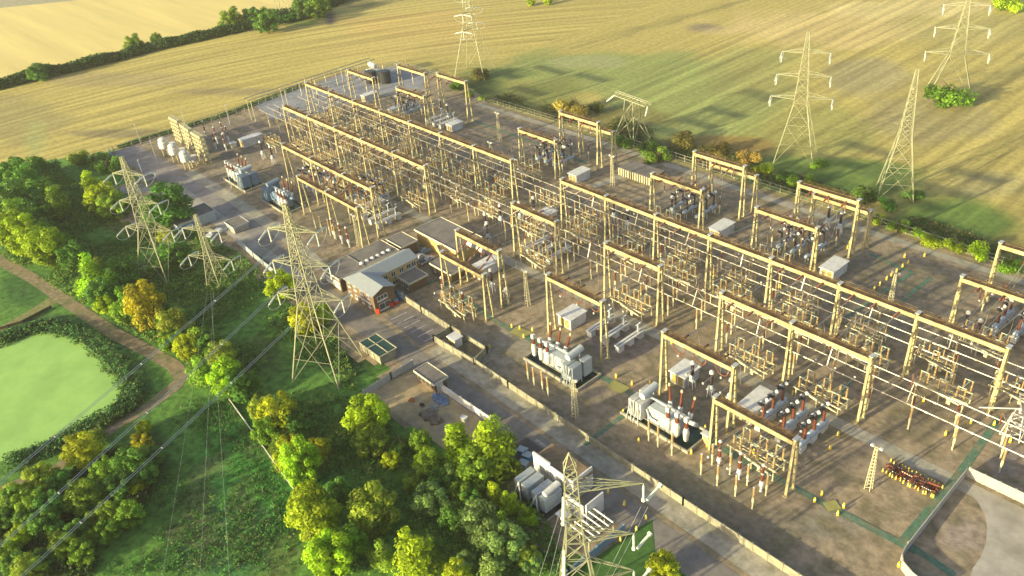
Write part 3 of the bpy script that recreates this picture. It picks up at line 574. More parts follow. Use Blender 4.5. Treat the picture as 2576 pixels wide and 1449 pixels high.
# extra free standing posts in front gantries
xp = []
for gx, gy in ((-61.4, 100.5), (-147.6, 100.5), (-214, 100.5), (-61.4, 96.5)):
    for s in (-6, -2, 2, 6): xp.append((gx+s, gy+random.uniform(-.4, .4)))
for i, (x, y) in enumerate(xp): place(pi0, (x, y, 0), 0, 'tan post insulator in front of the low front gantries, %s in order' % ordn(i), 'post insulators in front of the low gantries', 'insulator', (1, 1, .95))
for j, (gx, gy) in enumerate(((-99, 179), (-134.5, 186), (-193, 178), (-266, 182), (-45, 184), (-99, 190), (-193, 191), (-294, 160), (-262, 156), (-228, 158), (-240, 141), (-262, 139), (-205, 158))):
    for k, s in enumerate((-6.5, -2.2, 2.2, 6.5)): place(pi1 if k % 2 else pi0, (gx+s, gy, 0), 0, '%s post insulator %s, %s of four' % ('brown' if k % 2 else 'tan', ('behind the low gantry below the leaning pylon', 'behind the breakers below the pair of pylons', 'behind the low gantry below the squat pylon', 'between the two far left gantries by the hedge', 'behind the low gantry at the right edge', 'behind the tall gantry below the leaning pylon', 'behind the tall gantry below the squat pylon', 'in front of the far gantry at the left end', 'left of the first far kiosk', 'beyond the middle gantry near the empty gravel', 'between the two long rows left of centre', 'between the two long rows near the left end', 'beyond the middle gantry left of centre')[j], ORD[k]), 'loose post insulators', 'insulator')
# low connecting tubes (V direction) at 6 m
for j, (gx, y0, y1, zz) in enumerate(((-61.4, 96.5, 114, 5.9), (-147.6, 97, 110, 5.9), (-99, 160, 181, 7.2), (-134.5, 160, 181, 7.2), (-193, 160, 181, 7.2), (-266, 160, 181, 7.2), (-45, 160, 181, 7.2), (-61.8, 120, 134.7, 6.6), (-114, 122, 134.7, 6.2), (-79.4, 113, 134.7, 6.2), (-206.5, 120, 134.7, 6.2), (-224, 120, 134.7, 6.2), (-243, 120, 134.7, 6.2), (-96.5, 141.6, 153.2, 6.4), (-131, 141.6, 153.2, 6.4), (-188, 134.7, 153.2, 6.4), (-206, 141.6, 153.2, 6.4), (-242, 141.6, 153.2, 6.4), (-260, 141.6, 153.2, 6.4), (-278, 141.6, 153.2, 6.4))):
    for k, s in enumerate((-4.4, 0, 4.4)):
        g_ = empty('connecting_tube', (gx+s, y0, 0), 0, 'thin pale tube %s, %s from left' % (('in front of the lowest gantry nearest the viewer', 'in front of the low gantry by the office', 'towards the gantries below the leaning pylon', 'towards the gantries below the pair of pylons', 'towards the gantries below the squat pylon', 'towards the far left gantries', 'towards the gantries at the right edge', 'behind the brown breakers nearest the viewer', 'behind the low white plinths', 'behind the right-hand front gantry', 'behind the front left gantry, right bay', 'behind the front left gantry, middle bay', 'behind the front left gantry, left bay', 'between the long rows right of centre', 'between the long rows in the centre', 'between the long rows left of the office line', 'between the long rows, second bay of left half', 'between the long rows, fourth bay of left half', 'between the long rows, fifth bay of left half', 'between the long rows near the left end')[j], ORD[k]), 'busbar', 'connecting tubes across the yard')
        m_ = MB(); m_.tube((0, 0, zz), (0, y1-y0, zz+.1), .09, 6); m_.build('tube', TUBE, g_); m_ = MB(); m_.sphere((0, 0, zz), .26, 7, 4); m_.sphere((0, y1-y0, zz+.1), .26, 7, 4); m_.build('end_clamp', WHITE, g_)
# ------------------------------------------------------------------ transformers
def radiator(parent, x0, x1, y0, y1, z0, z1, m, n=7, name='radiator'):
    r = MB(); n = max(3, int((x1-x0)/.32))
    for i in range(n): xx = x0+(i+.5)*(x1-x0)/n; r.box(xx-.09, xx+.09, y0, y1, z0, z1)
    r.box(x0, x1, y0+.15, y1-.15, z1-.35, z1-.12); r.box(x0, x1, y0+.15, y1-.15, z0+.1, z0+.3)
    return r.build(name, m, parent)
def transformer(loc, sx, main, rad, label, bund=True):
    t = empty('transformer', loc, 0, label, 'transformer', 'big transformers'); s = sx
    def B(mb, a, b, c, d, e, f): mb.box(min(a*s, b*s), max(a*s, b*s), c, d, e, f)
    m_ = MB(); B(m_, -4.5, 3.2, -1.7, 1.7, .6, 3.9); B(m_, -4.3, 3.0, -1.5, 1.5, 3.9, 4.15)
    for k in range(6): B(m_, -4.2+k*1.35, -4.05+k*1.35, -1.85, 1.85, .8, 3.7)
    m_.build('tank', main, t)
    for x0, x1, y0, y1 in ((3.6, 5.2, -3.3, -.4), (5.5, 7.1, -3.3, -.4), (5.6, 7.2, .3, 2.9)):
        radiator(t, min(x0*s, x1*s), max(x0*s, x1*s), y0, y1, .9, 5.2, rad)
        b_ = MB(); b_.bar(((x0+x1)/2*s, y0-.15, 5.2), ((x0+x1)/2*s+.7, y0-.9, .1), .16); b_.bar(((x0+x1)/2*s, y0-.15, 5.2), ((x0+x1)/2*s-.7, y0-.9, .1), .16); b_.build('brace', main, t)
    m_ = MB(); m_.lathe((4.4*s, -2.2, 6.3), (4.4*s, 2.6, 6.7), [(0, .5), (.03, .85), (.97, .85), (1, .5)], 12); m_.bar((4.4*s, -1.4, 4), (4.4*s, -1.4, 5.8), .3); m_.bar((4.4*s, 1.8, 4), (4.4*s, 1.8, 5.9), .3); m_.build('conservator', main, t, False)
    for k in range(3):
        x = (-7.0+k*2.3)*s
        o = MB().lathe((x, -1.9, 1.0), (x, -1.9, 4.6), [(0, .3), (.08, .5), (.5, .66), (.72, .66), (.76, .52), (1, .46)], 10).build('turret', WHITE, t)
        MB().insul((x, -1.9, 4.6), (x, -1.9, 6.2), .46, 5, 9, .8).build('bushing', COPPER, o)
        MB().cb(x, -1.9, 6.2, .8, .8, 1.1).build('bushing_head', WHITE, o)
        x2 = (-5.2+k*2.5)*s; tilt = (k-1)*.45*s+.25*s
        o = MB().lathe((x2, 1.6, 3.9), (x2+tilt*.4, 1.9, 5.2), [(0, .55), (.8, .55), (1, .4)], 9).build('turret', TGREY, t)
        MB().insul((x2+tilt*.4, 1.9, 5.2), (x2+tilt*1.6, 2.5, 8.4), .40, 9, 9, .6).build('bushing', COPPER, o)
        MB().sphere((x2+tilt*1.65, 2.55, 8.6), .3, 7, 4, 1.6).build('bushing_cap', CREAM, o)
    p_ = MB(); p_.path([(-6*s, 0, 4.7), (-2*s, .3, 4.9), (2.5*s, .2, 5.1), (4*s, -.4, 5.6)], .26, 7); p_.path([(-7.5*s, 1.0, 3.6), (-4.4*s, .8, 3.4)], .5, 8); p_.path([(3.2*s, -2.0, 3.6), (2.2*s, -2.3, 2.0), (.4*s, -2.2, 1.9)], .22, 6); p_.build('pipework', main, t)
    if bund:
        g_ = empty('bund', loc, 0, 'dark pit below the '+label.split(',')[0], 'bund', 'transformer bunds')
        m_ = MB(); W, D = 9.0, 3.9
        for a, b, c, d in ((-W, W, -D, -D+.35), (-W, W, D-.35, D), (-W, -W+.35, -D+.351, D-.351), (W-.35, W, -D+.351, D-.351)): m_.box(a, b, c, d, 0, .75)
        m_.build('rim', CONC, g_); m_ = MB(); m_.box(-W+.36, W-.36, -D+.36, D-.36, .03, .16); m_.build('pit_floor', PITM, g_)
        m_ = MB(); m_.box(-4.6*1, 4.6, -1.9, 1.9, .17, .6); m_.build('plinth', CONC, g_)
    return t
transformer((-111.2, 102.2, 0), 1, TGREY, TGREY, 'left-hand front transformer, pale grey with three white capped bushings facing the wall')
transformer((-81.6, 103.2, 0), -1, TGREY, WHITE, 'right-hand front transformer, grey with white ribbed radiators on its left')
transformer((-272.6, 101.4, 0), 1, TGREY, BLUEG, 'far left transformer with two dark blue radiator banks')
g5 = G(712, 512); transformer((g5.x, g5.y, 0), -1, BLUEG, BLUEG, 'blue grey transformer tangled in pipes left of the front left gantry')
g6 = G(930, 208); t5 = empty('reactor', (g6.x, g6.y, 0), 0, 'pair of round black coolers with a white conservator in the pale gravel corner', 'transformer')
for x, y in ((2, 0), (7.5, 4)): MB().lathe((x, y, .5), (x, y, 6), [(0, 2.2), (.06, 2.7), (.94, 2.7), (1, 2.2)], 16).build('cooler', BLACK, t5)
MB().lathe((-7, 6, 6), (-1, 5, 6), [(0, .8), (.04, 1.2), (.96, 1.2), (1, .8)], 10).build('conservator', WHITE, t5); MB().cb(-3, 5, .2, 7, 4, 4.2).build('tank', GREY, t5)
# white building compound by the nearest pylon
cb = empty('transformer_bay', (-85.3, 70.9, 0), 0, 'two blue white ribbed radiator banks standing in a black pit beside the white building', 'transformer')
for k, x in enumerate((-3.6, 1.2)):
    radiator(cb, x-1.5, x+.1, -2.2, 2.2, .8, 5.6, BLUEG if False else TGREY); radiator(cb, x+.5, x+2.3, -2.2, 2.2, .8, 5.6, TGREY)
    b_ = MB(); b_.bar((x, -2.3, 5.6), (x-1.2, -3.1, .1), .2); b_.bar((x, -2.3, 5.6), (x+1.0, -3.1, .1), .2); b_.build('brace', WHITE, cb)
MB().lathe((2.6, -1.6, 6.4), (2.6, 2.4, 6.8), [(0, .4), (.04, .7), (.96, .7), (1, .4)], 10).build('conservator', WHITE, cb)
cb.scale = (1, 1, .70)
bb = empty('bund', (-85.3, 71.0, 0), 0, 'black pit with a concrete rim around the radiators by the white building', 'bund'); m_ = MB()
for a, b, c, d in ((-5, 5, -4.2, -3.9), (-5, 5, 3.4, 3.7), (-5, -4.7, -3.899, 3.399), (4.7, 5, -3.899, 3.399)): m_.box(a, b, c, d, 0, .7)
m_.build('rim', CONC, bb); m_ = MB(); m_.box(-4.7, 4.7, -3.9, 3.4, .03, .12); m_.build('pit_floor', BLACK, bb)
wb = empty('switch_house', (-85.6, 77.2, 0), 0, 'small building with a brown flat roof and dazzling white wall behind the radiators', 'building')
MB().box(-5.6, 5.2, -1.9, 2.6, 0, 4.1).build('wall', WHITE, wb); m_ = MB(); m_.box(-5.9, 5.5, -1.8, 2.9, 4.11, 4.35); m_.build('roof', mat('mossy felt', (.22, .15, .09), .95, 0, .3, .6, (.15, .12, .07)), wb)
m_ = MB(); m_.box(-6.0, -1.2, -2.3, -1.95, 0, 5.6); m_.box(-1.198, 4.8, -2.2, -1.95, 0, 4.9); m_.box(4.8, 5.1, -2.3, 3, 0, 5.3); m_.build('blast_wall', WHITE, wb); m_ = MB(); m_.box(1.2, 3.2, -2.26, -2.21, 1.9, 3.2); m_.build('window', GREY, wb)
ww = empty('blast_screen', (-75.4, 75.0, 0), 0, 'white screen wall with a window opening right of the radiators', 'wall'); MB().box(-5, 0, -2.8, -2.5, 0, 4.4).build('panel', WHITE, ww); MB().box(.2, .5, -2.4, 2.2, 0, 4.8).build('panel', WHITE, ww); MB().box(-3.2, -1.4, -2.85, -2.805, 1.8, 3.2).build('window', TGREY, ww)
# pipe array beside nearest pylon
pa = empty('cooler_pipes', (-72.5, 71.5, 0), 0, 'bank of small white pipes on a frame behind the nearest pylon', 'pipework')
for k in range(6):
    y = -3+k*1.15; m_ = MB(); m_.tube((-2.6, y, 3.0), (2.6, y, 3.0), .17, 6)
    m_.build('pipe', WHITE, pa)
for x in (-2.2, 0, 2.2):
    m_ = MB(); m_.bar((x, -3.4, 2.7), (x, 3.4, 2.7), .16); m_.bar((x, -3.2, 0), (x, -3.2, 2.7), .16); m_.bar((x, 3.2, 0), (x, 3.2, 2.7), .16); m_.build('frame', CREAM, pa)
# reactors and capacitor stacks at the far left
for i, (u, v, r, h) in enumerate([(421, 390, 2.0, 7.5), (446, 406, 2.0, 7.5), (475, 424, 2.0, 7.5), (437, 381, 1.7, 3.6), (462, 396, 1.7, 3.6), (491, 414, 1.7, 3.6)]):
    p_ = G(u, v); t = empty('reactor', (p_.x, p_.y, 0), 0, ('tall' if h > 5 else 'short')+' white drum reactor on legs beside the capacitor stacks, %s of three from the left' % ORD[i % 3], 'reactor', 'white drum reactors')
    MB().lathe((0, 0, h*.45), (0, 0, h), [(0, r), (.55, r), (.6, r*.8), (.85, r*.85), (1, r*.3)] if h > 5 else [(0, r), (1, r)], 14).build('drum', WHITE, t)
    m_ = MB()
    for k in range(5): a = k*1.2566; m_.lathe((r*.75*math.cos(a), r*.75*math.sin(a), 0), (r*.75*math.cos(a), r*.75*math.sin(a), h*.45), [(0, .25), (.5, .16), (1, .2)], 6)
    m_.build('legs', CREAM, t)
for i, (u, v) in enumerate([(456, 363), (466, 369), (484, 384), (494, 392), (512, 404), (523, 411)]):
    p_ = G(u, v); t = empty('capacitor_stack', (p_.x, p_.y, 0), 0, 'tall cream stack of capacitor trays beyond the white drums, %s from the left' % ORD[i], 'capacitor bank', 'capacitor stacks')
    fr = MB()
    for x, y in ((-1, -1), (1, -1), (1, 1), (-1, 1)): fr.bar((x, y, 0), (x, y, 11.2), .16)
    fr.build('frame', CREAM, t)
    for k in range(6):
        z = 2.0+k*1.75; m_ = MB(); m_.box(-2.3, 2.3, -1.1, 1.1, z, z+.16)
        for a in range(5): m_.box(-2.1+a*.9, -1.5+a*.9, -.9, -.2, z+.161, z+.95); m_.box(-2.1+a*.9, -1.5+a*.9, .2, .9, z+.161, z+.95)
        m_.build('tray', CREAM, t)
# ------------------------------------------------------------------ kiosks and buildings
def kiosk(x, y, a, b, h, label, yellowfront=True, rz=0):
    k = empty('kiosk', (x, y, 0), rz, label, 'kiosk', 'white equipment kiosks'); w_ = MB(); w_.box(-a/2, a/2, -b/2, b/2, .1, h); w_.build('wall', WHITE, k)
    MB().box(-a/2-.3, a/2+.3, -b/2-.3, b/2+.3, h+.002, h+.25).build('roof', WHITE, k); MB().box(-a/2-.1, a/2+.1, -b/2-.1, b/2+.1, 0, .1).build('base', CONC, k)
    d = MB(); d.box(-a*.36, -a*.05, -b/2-.06, -b/2-.005, .3, h-.4); d.box(a*.05, a*.36, -b/2-.06, -b/2-.005, .3, h-.4); d.build('door', mat('ochre door', (.38, .27, .08), .7, 0, .35, 2), k)
for u, v, a, b, h, lb in ((1815, 590, 3.6, 7, 3, 'white kiosk beside the grey breaker tanks below the pair of pylons'), (2095, 690, 3.8, 7, 3, 'white kiosk alone on open gravel below the leaning pylon'), (1458, 452, 3.6, 6.5, 3, 'white kiosk below the squat pylon'), (1440, 812, 4.4, 5.4, 3, 'white kiosk between the red U strings and the white plinths'), (1225, 685, 3.8, 8, 3, 'white kiosk behind the low gantry by the brick building'), (1900, 1035, 3.8, 8.5, 3, 'long white kiosk behind the low gantry nearest the viewer'), (1722, 955, 4, 5.2, 3, 'white kiosk behind the right-hand front transformer'), (1375, 556, 4, 5.5, 3, 'white kiosk in the middle of the yard behind the white plinths'), (634, 362, 3.4, 8.5, 3, 'long white cabin near the capacitor stacks'), (1145, 325, 3.4, 5.5, 2.6, 'white kiosk by the hedge-side far gantry'), (1000, 285, 3.4, 7, 2.6, 'white kiosk below the low far left gantry'), (942, 528, 3.4, 7, 2.6, 'white cabin behind the low front left gantry'), (848, 462, 3.4, 6, 2.6, 'white cabin behind the middle of the front left gantry'), (932, 250, 3, 7, 2.6, 'white block beside the far left breakers')):
    p_ = G(u, v); kiosk(p_.x, p_.y, a, b, h, lb)
kiosk(-137.1, 91.2, 2.6, 2.2, 2.4, 'small white cabinet inside the walled enclosure')
kiosk(G(588, 370).x, G(588, 370).y, 2, 2, 1.8, 'small pale cube on bare ground left of the long white cabin')
kiosk(-78.4, 70.2, 1.8, 1.8, 1.9, 'small white box between the pit and the nearest pylon')
kiosk(G(1776, 1112).x, G(1776, 1112).y, 1.3, .8, 2.2, 'small grey cabinet standing right of the right-hand front transformer')
def window(p, x0, x1, z0, z1, y, axis='y', s=-1, n=2):
    """window on a wall; axis 'y': wall faces -y at y; axis 'x': wall faces +x at x=y"""
    f_, g_ = MB(), MB()
    def bx(mb, a, b, c, d, o0, o1):
        if axis == 'y': mb.box(a, b, min(y+s*o0, y+s*o1), max(y+s*o0, y+s*o1), c, d)
        else: mb.box(min(y+s*o0, y+s*o1), max(y+s*o0, y+s*o1), a, b, c, d)
    t = .12; bx(f_, x0, x1, z0, z0+t, .01, .09); bx(f_, x0, x1, z1-t, z1, .01, .09)
    for k in range(n+1):
        xx = x0+(x1-x0-t)*k/n; bx(f_, xx, xx+t, z0+t, z1-t, .01, .09)
    bx(f_, x0-.05, x1+.05, z0-.35, z0-.003, .01, .06)
    o = f_.build('window', WHITE, p); bx(g_, x0+.05, x1-.05, z0+.05, z1-.05, .004, .04); g_.build('pane', GLASS, o)
bd = empty('office_building', (-170, 92, 0), 0, 'two storey L-shaped brick building with a pale metal roof', 'building')
# local coords: long wing x -6.6..-.9, y -6.6..13 ; front wing x -7.6..6.2,y -6.5..0.2
E_, Rg = 5.7, 7.1
m_ = MB(); m_.box(-7.4, -1.1, .2, 13, 0, E_); m_.build('wall', YBRICK, bd)
m_ = MB(); m_.box(-7.4, 6.2, -6.4, .199, 0, E_); m_.add([(6.2, -6.4, E_), (6.2, .199, E_), (6.2, -3.1, Rg), (5.9, -6.4, E_), (5.9, .199, E_), (5.9, -3.1, Rg)], [(0, 1, 2), (5, 4, 3), (0, 2, 5, 3), (1, 4, 5, 2)]); m_.build('wall', BRICK, bd)
m_ = MB(); xr = -4.3; yr = -3.1; t = .12
def slab(pts): m_.add([Vector(p) for p in pts]+[Vector(p)-Vector((0, 0, t)) for p in pts], [tuple(range(len(pts))), tuple(range(2*len(pts)-1, len(pts)-1, -1))]+[(i, (i+len(pts)), (i+1) % len(pts)+len(pts), (i+1) % len(pts)) for i in range(len(pts))])
slab([(-7.8, -6.9, E_), (6.6, -6.9, E_), (6.6, yr, Rg+.15), (xr, yr, Rg+.15)][:4] if False else [(-7.8, -6.9, E_-.02), (6.6, -6.9, E_-.02), (6.6, yr, Rg+.15), (xr, yr, Rg+.15)])
slab([(6.6, yr, Rg+.15), (6.6, .7, E_-.02), (-.7, .7, E_-.02), (xr, yr, Rg+.15)])
slab([(-.7, .7, E_-.02), (-.7, 13.4, E_-.02), (xr, 13.4, Rg+.15), (xr, yr, Rg+.15)])
slab([(xr, 13.4, Rg+.15), (-7.8, 13.4, E_-.02), (-7.8, -6.9, E_-.02), (xr, yr, Rg+.15)])
m_.build('roof', METROOF, bd)
for x0 in (-6.6, -3.6, -.4, 2.8): window(bd, x0, x0+1.3, 3.6, 4.9, -6.4, 'y'); window(bd, x0, x0+1.3, .9, 2.1, -6.4, 'y')
window(bd, -5.4, -2.2, 3.4, 4.8, 6.2, 'x', 1, 3); window(bd, -5.2, -1.6, .5, 2.4, 6.2, 'x', 1, 2)
for y0 in (1.6, 4.2, 6.9, 9.4, 11.2): window(bd, y0, y0+1.5, 3.4, 4.9, -1.1, 'x', 1)
window(bd, 1.6, 3.2, .8, 2.0, -1.1, 'x', 1); window(bd, 4.2, 6.0, .8, 2.0, -1.1, 'x', 1)
m_ = MB(); m_.box(-1.5, 4.8, -6.75, -6.45, 2.45, 2.65); m_.build('canopy', WHITE, bd)
def flat(name, x0, x1, y0, y1, h, wall, label, over=.3, cat='building', fac=FASCIA):
    b = empty(name, ((x0+x1)/2, (y0+y1)/2, 0), 0, label, cat); a, c = (x1-x0)/2, (y1-y0)/2
    MB().box(-a, a, -c, c, 0, h).build('wall', wall, b); r = MB().box(-a-over, a+over, -c-over, c+over, h+.002, h+.22).build('roof', FELT, b); f_ = MB(); o = over+.004
    for q in ((-a-o-.12, a+o+.12, -c-o-.12, -c-o), (-a-o-.12, a+o+.12, c+o, c+o+.12), (-a-o-.12, -a-o, -c-o+.001, c+o-.001), (a+o, a+o+.12, -c-o+.001, c+o-.001)): f_.box(q[0], q[1], q[2], q[3], h-.15, h+.38)
    f_.build('fascia', fac, r); return b
b1 = flat('flat_roofed_building', -189, -180.2, 85.3, 105, 4.3, BRICK, 'long flat roofed building with a row of skylights beside the office'); 
m_ = MB(); m_.box(-3.8, 3.8, -9.94, -9.87, .5, 1.7); m_.box(-3.8, 3.8, -9.94, -9.87, 2.0, 3.0); m_.build('shutter', WHITE, b1)
for k in range(6): sk = MB(); sk.lathe((2.4, -1.2+k*1.85, 4.5), (2.4, -1.2+k*1.85, 5.1), [(0, .72), (.5, .68), (1, .25)], 8); sk.build('skylight', WHITE, b1)
MB().box(-4.7, 4.7, -1.6, -1.35, 4.53, 4.7).build('parapet', FELT, b1)
flat('flat_roofed_block', -188, -181, 106.9, 112, 4.3, BRICK, 'small flat roofed brick block behind the skylight building')
b2 = flat('flat_roofed_building', -185.8, -166.8, 115.7, 125, 4.6, YBRICK, 'large flat roofed yellow brick building with white framed windows in the yard')
window(b2, .5, 2.2, 1.9, 3.6, -4.65, 'y', -1, 3); window(b2, 4.6, 6.3, 1.9, 3.6, -4.65, 'y', -1, 3)
b3 = flat('annexe', -170.2, -165, 97.9, 103.5, 3.0, BRICK, 'low flat roofed annexe with white windows in the angle of the office'); window(b3, -2.2, -.6, .8, 2.2, -2.8, 'y'); window(b3, .2, 1.9, .8, 2.2, -2.8, 'y')
b4 = flat('flat_roofed_block', -168.6, -159.5, 108, 113.4, 3.2, BRICK, 'low flat roofed brick block between the office and the gantry with drums'); window(b4, -3.4, -2.6, 1.2, 2.2, -2.7, 'y', -1, 1)
b5 = flat('gatehouse', -133, -126, 76.4, 79.7, 2.7, BRICK, 'small brick hut with a brown flat roof beside the storage yard', .35)
m_ = MB()
for k in range(4): m_.box(-2.9+k*1.5, -2.0+k*1.5, -1.72, -1.66, .8, 2.0)
m_.build('window', GLASS, b5); MB().box(3.52, 3.6, -1.2, .6, 0, 2.2).build('door', WHITE, b5)
tk = empty('covered_tank', (-148.8, 76.3, 0), 0, 'raised tank roofed with dark green sheets and a yellow cross beam beside the road', 'tank')
MB().box(-4.2, 4.2, -2.3, 2.3, 0, 2.3).build('wall', WALLC, tk); MB().box(-4.35, 4.35, -2.45, 2.45, 2.302, 2.42).build('cover', DGREEN, tk)
m_ = MB()
for q in ((-4.5, 4.5, -2.62, -2.4), (-4.5, 4.5, 2.4, 2.62), (-4.5, -4.3, -2.399, 2.399), (4.3, 4.5, -2.399, 2.399), (-1.0, -.75, -2.399, 2.399), (-4.299, -1.001, -.1, .1), (-.749, 4.299, -.1, .1)): m_.box(*q, 2.425, 2.55)
for x in (-4.3, -1.5, 1.4, 4.3): m_.box(x-.1, x+.1, -2.5, -2.32, 0, 2.3)
m_.build('frame', CREAM, tk)
for k, (u, v, a, b, h, mt, lb) in enumerate(((508, 553, 8, 7, 3.2, TGREY, 'pale blue flat roofed shed beside the small pylon'), (468, 575, 5, 6, 2.8, BLUEG, 'blue grey container left of the pale shed'), (378, 462, 6, 4, 2.8, WALLC, 'small square hut with an ochre roof behind the left pylon'), (600, 575, 6, 5, 2.2, CONC2, 'low grey slab roofed shelter right of the small pylon'))):
    p_ = G(u, v); flat('shed', p_.x-a/2, p_.x+a/2, p_.y-b/2, p_.y+b/2, h, mt, lb, .15, 'shed', TGREY)
lv = empty('louvred_shelter', (-172, 190, 0), 0, 'long open shelter with a brown roof and yellow slatted front near the lamp mast', 'shelter')
m_ = MB()
for k in range(14): m_.box(6+k*1.0-4, 6.5+k*1.0-4, -2.1, -1.95, 0, 2.6)
m_.build('slats', CREAM, lv); m_ = MB(); m_.box(2, 16, -2.0, 5, 2.602, 2.8); m_.build('roof', FELT, lv); MB().box(2, 16, 4.6, 4.9, 0, 2.6).build('wall', BRICK, lv)
# ------------------------------------------------------------------ walls and fences
PALEW = mat('pale compound wall', (.37, .345, .31), .8, 0, .1, .8)
def wall(pts, h, t, mt, label, cat='wall', posts=0, name='boundary_wall', pm=None, cap=None):
    g_ = empty(name, (*pts[0], 0), 0, label, cat); m_, c_, p_ = MB(), MB(), MB(); o = Vector((*pts[0], 0))
    for a, b in zip(pts, pts[1:]):
        a3, b3 = Vector((*a, h/2))-o, Vector((*b, h/2))-o; m_.bar(a3, b3, t, h)
        if cap: c_.bar(a3+Vector((0, 0, h/2+.05)), b3+Vector((0, 0, h/2+.05)), t+.1, .1)
        if posts:
            n = max(1, int((b3-a3).length/posts))
            for k in range(n+1):
                q = a3.lerp(b3, k/n); MB().cb(0, 0, 0, .2+t, .2+t, h+.12).build('post', pm or mt, g_).location = (q.x, q.y, 0)
    m_.build('panel', mt, g_)
    if cap: c_.build('coping', cap, g_)
    return g_
wall([(-162.7, 94.3), (-155, 94.1), (-142, 93.8)], 2.0, .25, WALLC, 'stained concrete wall behind the car park', 'wall', 3.0)
wall([(-142, 93.8), (-142, 88.3), (-127.5, 88.9)], 2.0, .25, WALLC, 'stained concrete wall on the road side of the small enclosure', 'wall', 3.0)
wall([(-141.5, 94.0), (-128.6, 94.0), (-127.3, 89.4)], 2.0, .25, WALLC, 'stained concrete wall closing the small enclosure towards the yard', 'wall', 3.0)
wall([(-127, 89.2), (-115, 88.9), (-65, 88.2), (-5, 88.0)], 1.9, .16, WALLC, 'long stained concrete wall between the road verge and the yard', 'wall', 3.0)
wall([(-125.6, 77.9), (-108.5, 78.2)], 2.1, .16, WHITE, 'pale panel fence between the storage yard and the road', 'fence', 3.4)
wall([(-68.8, 75.9), (-69.2, 62), (-69, 58)], 2.0, .2, BLUEG, 'grey panel fence running down beside the lawn', 'fence', 3)
wall([tuple(G(u, v)[:2]) for u, v in ((276, 384), (290, 410), (318, 450))], 2.4, .15, BLUEG, 'pale palisade fence at the left corner of the yard', 'fence', 3)
wall([tuple(G(u, v)[:2]) for u, v in ((600, 615), (640, 650), (700, 700))], 2.2, .12, TGREY, 'pale palisade fence between the small pylon and the road', 'fence', 3)
wall([tuple(G(u, v)[:2]) for u, v in ((918, 998), (985, 955), (1040, 922))], 2.0, .1, GREY, 'thin dark fence along the left side of the storage yard', 'fence', 3)
wall([(-31.6, 129.4), (-31.2, 105), (-30.9, 103.2), (-30.0, 101.8), (-28, 100.8), (-24, 99.8)], 2.2, .16, PALEW, 'curved pale wall of the corner compound', 'wall')
wall([(-31.2, 129.7), (-10, 130.0), (10, 130.2)], 2.4, .16, PALEW, 'straight pale wall at the back of the corner compound', 'wall', 2.4)
wall([tuple(G(u, v)[:2]) for u, v in ((-20, 836), (60, 800), (140, 762))][:1]+[tuple(G(u, v)[:2]) for u, v in ((60, 812), (130, 775))], .9, .04, BARK, 'low wire fence beside the grass path', 'fence', 4)
wall([tuple(G(u, v)[:2]) for u, v in ((580, 1012), (640, 1095), (700, 1180), (748, 1245))], 1.0, .05, GREY, 'thin boundary fence crossing the scrub below the tree line', 'fence', 4)
FP_ = {}
def fence_post(h, parent):
    if h not in FP_: FP_[h] = MB().cb(0, 0, 0, .22, .22, h).build('post', WALLC, parent); return FP_[h]
    return copy_tree(FP_[h], parent)
def mesh_fence(pts, h, label, step=3.6):
    g_ = empty('mesh_fence', (*pts[0], 0), 0, label, 'fence'); p_, r_ = MB(), MB(); o = Vector((*pts[0], 0))
    for a, b in zip(pts, pts[1:]):
        a3, b3 = Vector((*a, 0))-o, Vector((*b, 0))-o; n = int((b3-a3).length/step)
        for k in range(n+1):
            q = a3.lerp(b3, k/max(1, n)); po = fence_post(h, g_); po.location = (q.x, q.y, 0)
        for z in (.2, h*.5, h-.15): r_.bar(a3+Vector((0, 0, z)), b3+Vector((0, 0, z)), .06)
    r_.build('rails', GREY, g_)
mesh_fence([(-258, 208), (-200, 209), (-140, 209), (-60, 207.5), (30, 207)], 2.5, 'long concrete post fence along the far side of the yard')
mesh_fence([(-346, 80), (-343, 137), (-352, 190), (-338, 214), (-308, 216.5), (-262, 207)], 2.4, 'fence along the left end of the yard against the stubble field')
# ------------------------------------------------------------------ lamps, bollards, small things
lm = empty('lamp_mast'); m_ = MB()
for x, y in ((-.35, -.35), (.35, -.35), (.35, .35), (-.35, .35)): m_.bar((x*1.5, y*1.5, 0), (x*.6, y*.6, 10.6), .12)
for k in range(12):
    z = .4+k*.85; s_ = .35*(1.5-.9*z/10.6); z2 = z+.8; t_ = .35*(1.5-.9*z2/10.6)
    m_.bar((-s_, -s_, z), (t_, -t_, z2), .07); m_.bar((s_, -s_, z), (t_, t_, z2), .07); m_.bar((s_, s_, z), (-t_, t_, z2), .07); m_.bar((-s_, s_, z), (-t_, -t_, z2), .07)
m_.build('lattice', CREAM, lm); 
for x in (-.8, .8): m_ = MB(); m_.cb(x, 0, 10.5, .6, .5, .4); m_.build('floodlight', WHITE, lm)
m_ = MB(); m_.bar((-.8, 0, 10.6), (.8, 0, 10.6), .1); m_.build('crossbar', CREAM, lm)
for u, v, lb in ((2184, 1230, 'beside the wrapped brown stacks at the right'), (1448, 1052, 'in front of the front transformers'), (1257, 352, 'on the empty gravel at the far side'), (1541, 468, 'near the slatted shelter'), (1328, 768, 'behind the front wall in the centre'), (1240, 430, 'behind the middle gantry'), (2236, 780, 'in the gap right of the middle gantry'), (905, 620, 'in front of the low front left gantry')):
    p_ = G(u, v); place(lm, (p_.x, p_.y, 0), 0, 'slim lattice lamp mast with two floodlights '+lb, 'lattice lamp masts', 'lamp mast')
